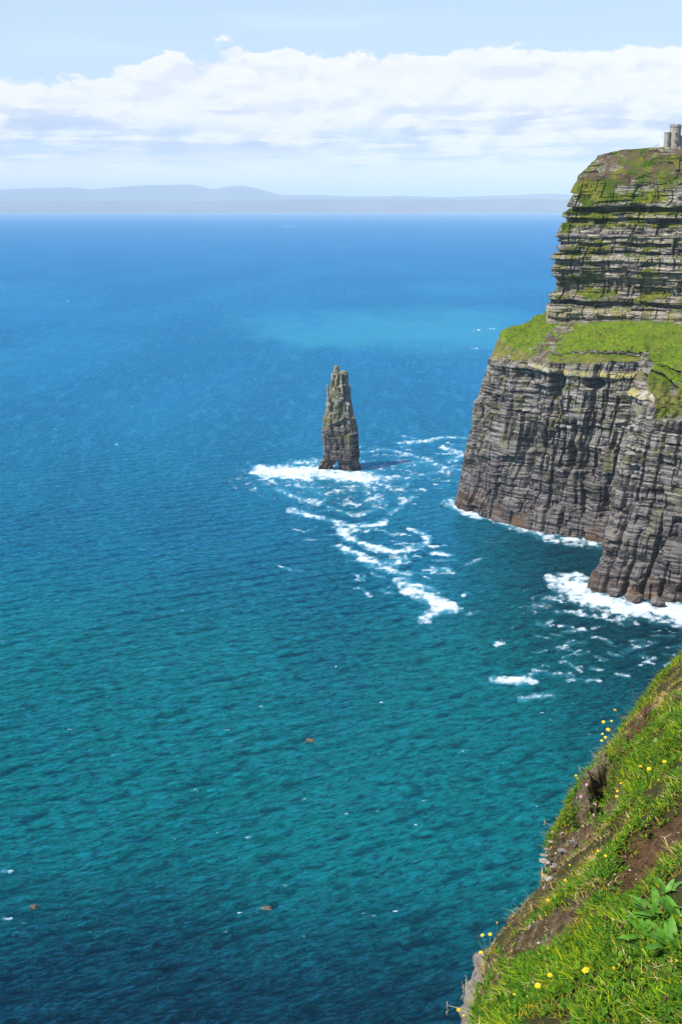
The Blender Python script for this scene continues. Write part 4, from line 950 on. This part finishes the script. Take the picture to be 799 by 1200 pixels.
def rooted(px, py, up):
    "head point seen at the pixel, and a root on the ground beneath or beside it"
    P = on_plane(px, py, up); x, y = P[0], P[1]
    for _ in range(60):
        gz_, i_ = ground(x, y)
        if i_ > .03: break
        x += INW[0]*.02; y += INW[1]*.02
    return Vector(P), Vector((x, y, gz_-.01))
def flower(px, py, label, up=.09, rad=.014, tilt=None, group='yellow flowers in the grassy slope'):
    hd, rt = rooted(px, py, up); r_ = empty('yellow_flower', rt); tag(r_, label, 'flower', group)
    v = hd-rt; mid = v*.5+Vector((0, 0, .012)); part('stem', tube([(0, 0, 0), tuple(mid), tuple(v)], [.0016, .0013, .0011], 5), M_stem, r_, True)
    rs = random.Random(int(px*7+py)); ax = Vector((rs.uniform(-.5, .3), rs.uniform(-.7, -.1), 1)).normalized() if tilt is None else Vector(tilt).normalized()
    qt = ax.to_track_quat('Z', 'Y'); V = []; Fq = []
    for lay_, (rr_, nn_, ri) in enumerate([(rad, 15, .15), (rad*.72, 12, .45)]):
        for k in range(nn_):
            a = 6.2832*k/nn_+lay_*.2+rs.uniform(-.06, .06); r2_ = rr_*rs.uniform(.9, 1.08); wd = 2.9*rr_/nn_
            for t, w_, zz_ in ((.1, .4, .0), (.65, 1., ri*.35), (1., .55, ri*.5)):
                for s_ in (-1, 1):
                    p = Vector((math.cos(a)*r2_*t-math.sin(a)*wd*w_*s_*.5, math.sin(a)*r2_*t+math.cos(a)*wd*w_*s_*.5, zz_*rr_+lay_*.0012)); V.append(tuple(qt @ p+v))
            o_ = len(V)-6; Fq += [(o_, o_+1, o_+3, o_+2), (o_+2, o_+3, o_+5, o_+4)]
    hdm = part('flower_head', (V, Fq), M_petal, r_)
    dv, df = lathe([(rad*.30, .0), (rad*.28, rad*.22), (rad*.12, rad*.3)], 8); dv = [tuple(qt @ Vector(q_)+v) for q_ in dv]; part('disc', (dv, df), M_disc, hdm)
FL = [(720,832,'yellow flower topmost in the cluster hanging over the water',.016),(706.5,846,'yellow flower second from the top at the outer edge of the cluster over water',.0165),
 (716,845,'small yellow flower nearest the grass in the cluster over the water',.012),(712,855,'widest yellow flower, in the middle of the cluster over the water',.018),
 (705.5,860,'yellow flower just below the widest one, outer edge of the cluster over water',.012),(709,864,'yellow flower next to lowest of the cluster over the water',.013),(704.5,868,'lowest yellow flower of the cluster over the water',.013),
 (674.5,909,'upper of two small yellow flowers at the brow beside the pale crust',.011),(676,913,'lower of two small yellow flowers at the brow beside the pale crust',.009),
 (750,898,'left one of two close yellow flowers below the reddish plants',.013),(760,901,'right one of two close yellow flowers below the reddish plants',.014),(778,892.6,'yellow flower by itself right of the close pair under the reddish plants',.014),
 (771,914,'tiny yellow bud in grass below the three flowers under the reddish plants',.007),(727,918,'top one of three orange yellow buds beside the dark hollow',.009),(723,927,'middle one of three orange yellow buds beside the dark hollow',.010),
 (722,933.5,'bottom one of three orange yellow buds beside the dark hollow',.011),(700,997,'left one of two small yellow flowers left of the bare soil',.009),(709,1003,'right one of two small yellow flowers left of the bare soil',.009),
 (667,1013.6,'tiny yellow bud right of the pale ledge stones',.006),(662,1032,'yellow flower below the ledge stones in mid slope',.011),(641.5,1055,'yellow flower halfway between the ledge stones and the pebbly bare patch',.011),
 (582,1081,'tiny yellow flower above the top of the pale rock edge',.006),(574,1095,'right one of two yellow flowers at the top of the pale rock edge',.012),(565,1096,'left one of two yellow flowers at the top of the pale rock edge',.011),
 (563,1116,'yellow flower against the pale rock edge, below the pair',.011),(686,1137,'largest yellow flower, in the lush grass left of the broad leaves',.0165),(644,1143,'yellow flower in mid grass, right and above its neighbour near the bottom',.012),
 (629.5,1155,'wide yellow flower near the bottom, left and below its neighbour',.014),(602,1165,'faint small yellow flower in dry grass left of the wide bottom one',.007),(719,1134.5,'pale small yellow flower right of the largest one',.008),
 (617,1168,'tiny yellow bud between the faint flower and the wide bottom one',.005),(537,1183.5,'yellow flower hanging over dark water at the bottom beside grass stems',.011),(543,1190,'small yellow bud hanging over dark water below its bigger neighbour',.006)]
for x_, y_, lb, rd_ in FL: flower(x_, y_, lb, .10 if rd_ > .008 else .07, rd_*.92)
for x_, y_, lb in [(687,920,'pink thrift flower on the pale crust, uppermost pink one'),(680.5,934,'magenta thrift flower at the lower left of the pale crust'),(697,943,'lilac flower in the shade under the pale crust'),(776,1021,'lilac flower at the right edge of the bare soil')]:
    hd, rt = rooted(x_, y_, .06); r_ = empty('thrift_flower', rt); tag(r_, lb, 'flower', 'pink thrift in the slope'); v = hd-rt
    part('stem', tube([(0, 0, 0), tuple(v)], .0011, 5), M_stem, r_, True)
    ps = []; rs = random.Random(int(x_))
    for k in range(26):
        d_ = Vector((rs.gauss(0, 1), rs.gauss(0, 1), abs(rs.gauss(0, 1))+.1)).normalized(); c_ = v+d_*.008; e_ = d_.orthogonal().normalized()*.005; f2 = d_.cross(e_)
        ps.append(([tuple(c_-e_), tuple(c_-f2), tuple(c_+e_+d_*.002), tuple(c_+f2+d_*.002), tuple(c_+d_*-.004)], [(0, 1, 2, 3), (0, 4, 1), (1, 4, 2), (2, 4, 3), (3, 4, 0)]))
    part('flower_head', merge(ps), M_pink, r_)
SH = [(751,1054,'taller of the brown ribwort heads just below the bare soil'),(756,1047,'brown ribwort head directly under the bare soil'),(743,1057,'brown ribwort head at the lower left of the bare soil'),(772,1062,'brown ribwort head left above the broad leaves'),
 (776,1068,'reddish ribwort head touching the broad leaves'),(710,1078,'lone brown ribwort head in yellowish grass in mid slope'),(728,1089,'dark ribwort head left of the broad leaves'),(757,1066,'brown ribwort head above the left broad leaves'),(773,1052,'short ribwort head right of the soil tip'),
 (779,1173,'reddish ribwort head in the shaded grass under the broad leaves'),(777,1026,'ribwort head against the right edge of the bare soil'),(756,1012,'ribwort head standing in front of the bare soil'),(643,1175,'brown ribwort head in dry grass near the bottom'),
 (763,776,'brown seed head standing above the grass at the upper brow'),(740,806,'thin brown seed head at the brow below the upper one'),(559,1100,'brown seed head leaning out over the water from the pale rock edge')]
for x_, y_, lb in SH:
    hd, rt = rooted(x_, y_, .12); r_ = empty('ribwort', rt); tag(r_, lb, 'seed head', 'brown ribwort seed heads'); v = hd-rt
    part('stem', tube([(0, 0, 0), tuple(v*.55+Vector((.004, 0, .006))), tuple(v)], [.0014, .0012, .001], 5), M_stem, r_, True)
    up_ = (v.normalized()+Vector((0, 0, .6))).normalized(); part('seed_head', tube([tuple(v-up_*.004), tuple(v+up_*.004), tuple(v+up_*.014), tuple(v+up_*.022)], [.002, .0048, .0045, .0012], 8), M_brownhead, r_, True)
# grass in seed leaning over the water at the bottom
for x_, y_, L_, lb in [(541,1156,.17,'tall feathery grass stem, tallest over the dark water at the bottom'),(545,1148,.13,'feathery grass stem beside the pale rock edge, above the tall one'),(523,1178,.12,'feathery grass stem furthest out over the dark water at the bottom'),(678,900,.08,'thin grass stem at the brow above the two small yellow flowers'),(637,963,.07,'thin grass stem at the brow above the ledge stones')]:
    hd, rt = rooted(x_, y_, .10); r_ = empty('seeding_grass', rt); tag(r_, lb, 'grass stem', 'grass stems in seed at the brow'); v = hd-rt; rs = random.Random(int(x_))
    part('stem', tube([(0, 0, 0), tuple(v*.5+Vector((-.01, 0, .02))), tuple(v)], [.0013, .001, .0008], 5), M_straw, r_, True)
    ps = []
    for k in range(30):
        t = k/29; c_ = v+Vector((.004*math.sin(t*3), 0, (t-.75)*L_*.55)); a = rs.uniform(0, 6.28); e_ = Vector((math.cos(a), math.sin(a), .9))*(.009*(1-.6*abs(t-.3)))
        s_ = Vector((-math.sin(a), math.cos(a), 0))*.0016; ps.append(([tuple(c_), tuple(c_+e_*.5+s_), tuple(c_+e_), tuple(c_+e_*.5-s_)], [(0, 1, 2, 3)]))
    part('seed_plume', merge(ps), M_straw, r_)
# broad leaved plants
def rosette(px, py, nleaf, L0, label, seed):
    P = on_plane(px, py, .0); gz_, _ = ground(P[0], P[1]); rs = random.Random(seed)
    r_ = empty('plantain_plant', (P[0], P[1], gz_-.01)); tag(r_, label, 'plant', 'broad leaved plants in the lush corner')
    for k in range(int(nleaf*1.7)):
        a = 2.4*k+rs.uniform(-.3, .3); L_ = .86*L0*rs.uniform(.5, 1.2); el_ = rs.uniform(.5, 1.35); wd = L_*rs.uniform(.10, .15); V = []; nseg = 9
        for i in range(nseg):
            t = i/(nseg-1); e2_ = el_-1.1*t*t; 
            rr_ = L_*(t*math.cos(el_-.4*t)); zz_ = L_*(t*math.sin(el_)-.42*t*t*math.cos(el_*.6))
            w_ = wd*(math.sin(math.pi*min(1, .08+t*.92)**.85)**.8)*(1 if i < nseg-1 else .05)+.0015
            cx_, cy_ = math.cos(a), math.sin(a)
            for s_, dz_ in ((-1, .22), (0, 0), (1, .22)): V.append((cx_*rr_-cy_*w_*s_, cy_*rr_+cx_*w_*s_, zz_+abs(s_)*dz_*w_+.02*w_*math.sin(9*t)))
        part('leaf', (V, [(i*3+j, i*3+j+1, i*3+j+4, i*3+j+3) for i in range(nseg-1) for j in (0, 1)]), M_leaf, r_, True)
for i, a in enumerate([(757,1112,11,.12,'broad leaved green plant, leftmost of the lush clump by the right edge'),(771,1092,14,.15,'tallest broad leaved green plant in the middle of the clump by the right edge'),
    (786,1118,12,.14,'broad leaved green plant lowest in the clump at the right edge'),(794,1088,12,.14,'broad leaved green plant at the frame edge, upper right of the clump'),(779,1066,9,.10,'small broad leaved plant at the top of the clump, under the bare soil'),
    (742,1096,6,.06,'small leafy plant left of the broad leaved clump'),(766,876,8,.055,'small dark leafy plant below the reddish plants'),(787,848,10,.07,'dark green leafy plant right of the reddish plants'),(640,1096,6,.045,'tiny leafy plant in the pebbly bare patch'),(613,1118,7,.04,'tiny grey green leafy plant at the lower left of the pebbly bare patch')]):
    rosette(*a, seed=100+i)
# reddish heath plants
def heath(px, py, sz, label, seed):
    P = on_plane(px, py); gz_, _ = ground(P[0], P[1]); rs = random.Random(seed); ps = []
    r_ = empty('reddish_plant', (P[0], P[1], gz_-.01)); tag(r_, label, 'plant', 'reddish plants on the slope')
    for k in range(90):
        a = rs.uniform(0, 6.28); l_ = sz*rs.uniform(.4, 1); sp_ = rs.uniform(.2, .9); b0 = Vector((rs.gauss(0, sz*.3), rs.gauss(0, sz*.3), 0))
        p1 = b0+Vector((math.cos(a)*sp_*l_*.4, math.sin(a)*sp_*l_*.4, l_*.55)); p2 = b0+Vector((math.cos(a)*sp_*l_, math.sin(a)*sp_*l_, l_))
        ps.append(tube([tuple(b0), tuple(p1), tuple(p2)], [.0012, .001, .0006], 3))
        for j in range(7):
            t = rs.uniform(.3, 1); c_ = b0.lerp(p2, t); e_ = Vector((rs.gauss(0, 1), rs.gauss(0, 1), rs.gauss(0, .7))).normalized()*.009; f2 = e_.orthogonal().normalized()*.003
            ps.append(([tuple(c_), tuple(c_+e_*.5+f2), tuple(c_+e_), tuple(c_+e_*.5-f2)], [(0, 1, 2, 3)]))
    part('twigs', merge(ps), M_red, r_)
M_red = mat_simple('reddish_foliage', (.075, .025, .018), (.19, .075, .04), 25, .8, 0)
for i, a in enumerate([(752,862,.10,'reddish brown bushy plant, middle one of the dark red patch'),(760,848,.09,'reddish brown bushy plant at the top of the dark red patch'),(742,874,.08,'reddish brown bushy plant at the bottom of the dark red patch'),(730,890,.05,'small reddish tuft below the dark red patch'),(797,824,.06,'brown tuft at the right frame edge above the leafy plant')]):
    heath(*a, seed=300+i)

# ------------------------------------------------------------------ stones
M_pale = mat_simple('pale_stone', (.20, .15, .11), (.50, .42, .34), 22, .9, .8, .01)
M_grey = mat_simple('grey_stone', (.16, .14, .12), (.38, .34, .30), 22, .9, .8, .01)
def rock(px, py, size, aspect, label, seed, mat, group, up=0., rz=0., tilt=0., name='stone'):
    P = on_plane(px, py, up); dep = P[1]*cp-(P[2]-H)*sp; r = size*dep/F/2*.74
    bm = bmesh.new(); bmesh.ops.create_icosphere(bm, subdivisions=3, radius=1.0); V = np.array([v.co[:] for v in bm.verts])
    # facet: clip by random planes, then roughen
    rs = np.random.RandomState(seed)
    for _ in range(22):
        d = rs.normal(size=3); d /= np.linalg.norm(d); k_ = rs.uniform(.42, .80); q_ = V@d; ov = np.clip(q_-k_, 0, 9); V = V-ov[:, None]*d
    V *= 1+.05*fbm(V[:, 0]*2+seed, V[:, 1]*2, V[:, 2]*2, 4, seed)[:, None]
    V = V*np.array(aspect)*r*1.25; me = bpy.data.meshes.new(name)
    for v, co_ in zip(bm.verts, V): v.co = co_
    bm.to_mesh(me); bm.free(); me.materials.append(mat); o_ = bpy.data.objects.new(name, me); C.objects.link(o_)
    o_.location = P; o_.rotation_euler = (tilt, -.35 if name == 'stone' else .05, rz); tag(o_, label, 'stone', group)
LS = 'flat stones jutting from the ledge'
for i, (x_, y_, s_, asp, lb, upv, nm) in enumerate([
    (623,1009,20,(1.1,.75,.3),'long flat stone, lowest and furthest out of the ledge stones',.0,'ledge_stone'),(630,1002,20,(1,.7,.22),'flat pale stone directly above the longest ledge stone',.02,'ledge_stone'),
    (635,995,15,(1,.7,.25),'third pale ledge stone from the bottom',.02,'ledge_stone'),(638,986,11,(.9,.7,.35),'small pale ledge stone fourth from the bottom',.02,'ledge_stone'),(641,975,9,(.8,.6,.5),'upright white pebble at the top of the ledge stones',.02,'ledge_stone'),
    (652,977,12,(.6,.9,.4),'slanting white stone right of the upright pebble',.02,'ledge_stone'),(664,986,14,(.7,1,.4),'slanting grey stone behind the ledge stones',.0,'ledge_stone'),(652,997,20,(1,.7,.4),'broad brownish stone in the shade under the ledge turf',-.04,'ledge_stone'),(642,1014,17,(1,.8,.5),'dark stone under the lowest ledge stones',-.03,'ledge_stone')]):
    rock(x_+(15 if i == 0 else 6), y_, s_*.9, asp, lb, 500+i, M_grey if i in (6, 7, 8) else M_pale, LS, min(upv, .0), 2.65+.25*math.sin(i*2.1), .15*math.sin(i*1.3), nm)
OS = 'loose stones in the slope'
for i, (x_, y_, s_, asp, lb, mt_) in enumerate([
    (642,1029,16,(.9,.8,.6),'pale grey boulder poking from turf below the ledge stones',M_grey),(637,1040,9,(1,.8,.6),'small stone under the pale grey boulder',M_grey),(622,1086,13,(.7,1,.6),'white stone at the top of the pebbly bare patch',M_pale),(618,1096,7,(1,.8,.6),'small white stone beneath the top one of the pebbly patch',M_pale),
    (636,1112,10,(.7,1,.5),'white stone in the middle right of the pebbly bare patch',M_pale),(626,1125,9,(1,.6,.4),'flat white stone at the bottom of the pebbly bare patch',M_pale),(641,1080,5,(1,1,.7),'tiny white stone right of the top one in the pebbly patch',M_pale),(611,1130,5,(1,1,.7),'tiny pale stone left of the flat white one',M_pale),
    (587,1196,13,(1,.8,.6),'pale stone at the very bottom beside the rock edge',M_pale),(604,1155,6,(1,1,.7),'small pale stone above the faint yellow flower',M_pale),
    (690,921,24,(.8,1,.6),'crumbly tan boulder beside the dark hollow, topmost of the two',M_grey),(700,906,15,(.8,1,.6),'smaller tan boulder above the crumbly one by the hollow',M_grey),(745,1030,4,(1,.8,.6),'tiny pebble on the bare soil',M_grey),(783,1005,4,(1,.8,.6),'tiny pebble on the bare soil near its right edge',M_grey)]):
    if i in (10, 11): continue
    rock(x_, y_, s_, asp, lb, 600+i, mt_, OS, .0, .6*i)
for i, (x_, y_, sz_, asp, lb) in enumerate([(703,690,9,(1,.8,.9),'round dark boulder at the seaward tip of the near buttress, washed by surf'),(711,678,7,(.8,.8,1),'dark boulder on the shelf above the round one at the buttress tip'),(722,697,8,(1.1,.8,.7),'low wet brown boulder in the surf right of the buttress tip'),
    (743,703,9,(1.2,.8,.6),'broad flat dark boulder at the foot of the near buttress'),(770,709,7,(1,.8,.7),'dark boulder in the surf near the right frame edge'),(700,676,5,(.8,.8,1),'small upright dark rock at the outer left of the buttress tip')]):
    q_ = at_z(x_, y_, 1.); bm = bmesh.new(); bmesh.ops.create_icosphere(bm, subdivisions=4, radius=1.0); V = np.array([v.co[:] for v in bm.verts]); rs = np.random.RandomState(900+i)
    for _ in range(26):
        d = rs.normal(size=3); d /= np.linalg.norm(d); V = V-np.clip(V@d-rs.uniform(.45, .85), 0, 9)[:, None]*d
    V *= 1+.28*fbm(V[:, 0]*2.2+i*7, V[:, 1]*2.2, V[:, 2]*2.2, 4, 900+i)[:, None]; V = V*np.array(asp)*sz_*.62
    me = bpy.data.meshes.new('boulder')
    for v, co_ in zip(bm.verts, V): v.co = co_
    bm.to_mesh(me); bm.free(); me.materials.append(M_cliff); o_ = bpy.data.objects.new('boulder', me); C.objects.link(o_); o_.location = (q_[0], q_[1]+2, 2.2); tag(o_, lb, 'boulder', 'boulders in the surf at the buttress foot')
# dry twig lying on the bare soil
pa, pb = on_plane(774, 980, .0), on_plane(782, 991, .0); md_ = (pa+pb)/2+np.array([0, 0, .015])
v_, f_ = tube([tuple(pa-pa), tuple(md_-pa), tuple(pb-pa)], [.0035, .003, .0015], 6); v2, f2_ = tube([tuple(md_-pa), tuple(md_-pa+np.array([.03, .0, .02]))], [.002, .001], 5)
o = mesh_obj('twig', *merge([(v_, f_), (v2, f2_)]), M_straw, True); o.location = pa+np.array([0, 0, .0]); tag(o, 'thin pale dry twig lying on the bare brown soil', 'twig')

# ------------------------------------------------------------------ the air over the bay
hz = bpy.data.meshes.new('haze'); bm = bmesh.new(); bmesh.ops.create_cube(bm, size=1.0); bm.to_mesh(hz); bm.free()
hzo = bpy.data.objects.new('haze', hz); C.objects.link(hzo)
hzo.scale = (379000, 379000, 912); hzo.location = (0, 0, 912/2-3.4)
mh = bpy.data.materials.new('haze'); mh.use_nodes = True; T = NT(mh.node_tree); T.n.clear()
pv = T.node('ShaderNodeVolumePrincipled'); pv.inputs['Color'].default_value = (.74, .86, .96, 1); pv.inputs['Density'].default_value = 3.4e-5
pv.inputs['Anisotropy'].default_value = -.25
om = T.node('ShaderNodeOutputMaterial'); T.l.new(pv.outputs[0], om.inputs['Volume']); hz.materials.append(mh)
tag(hzo, kind='stuff')
S.cycles.volume_bounces = 1
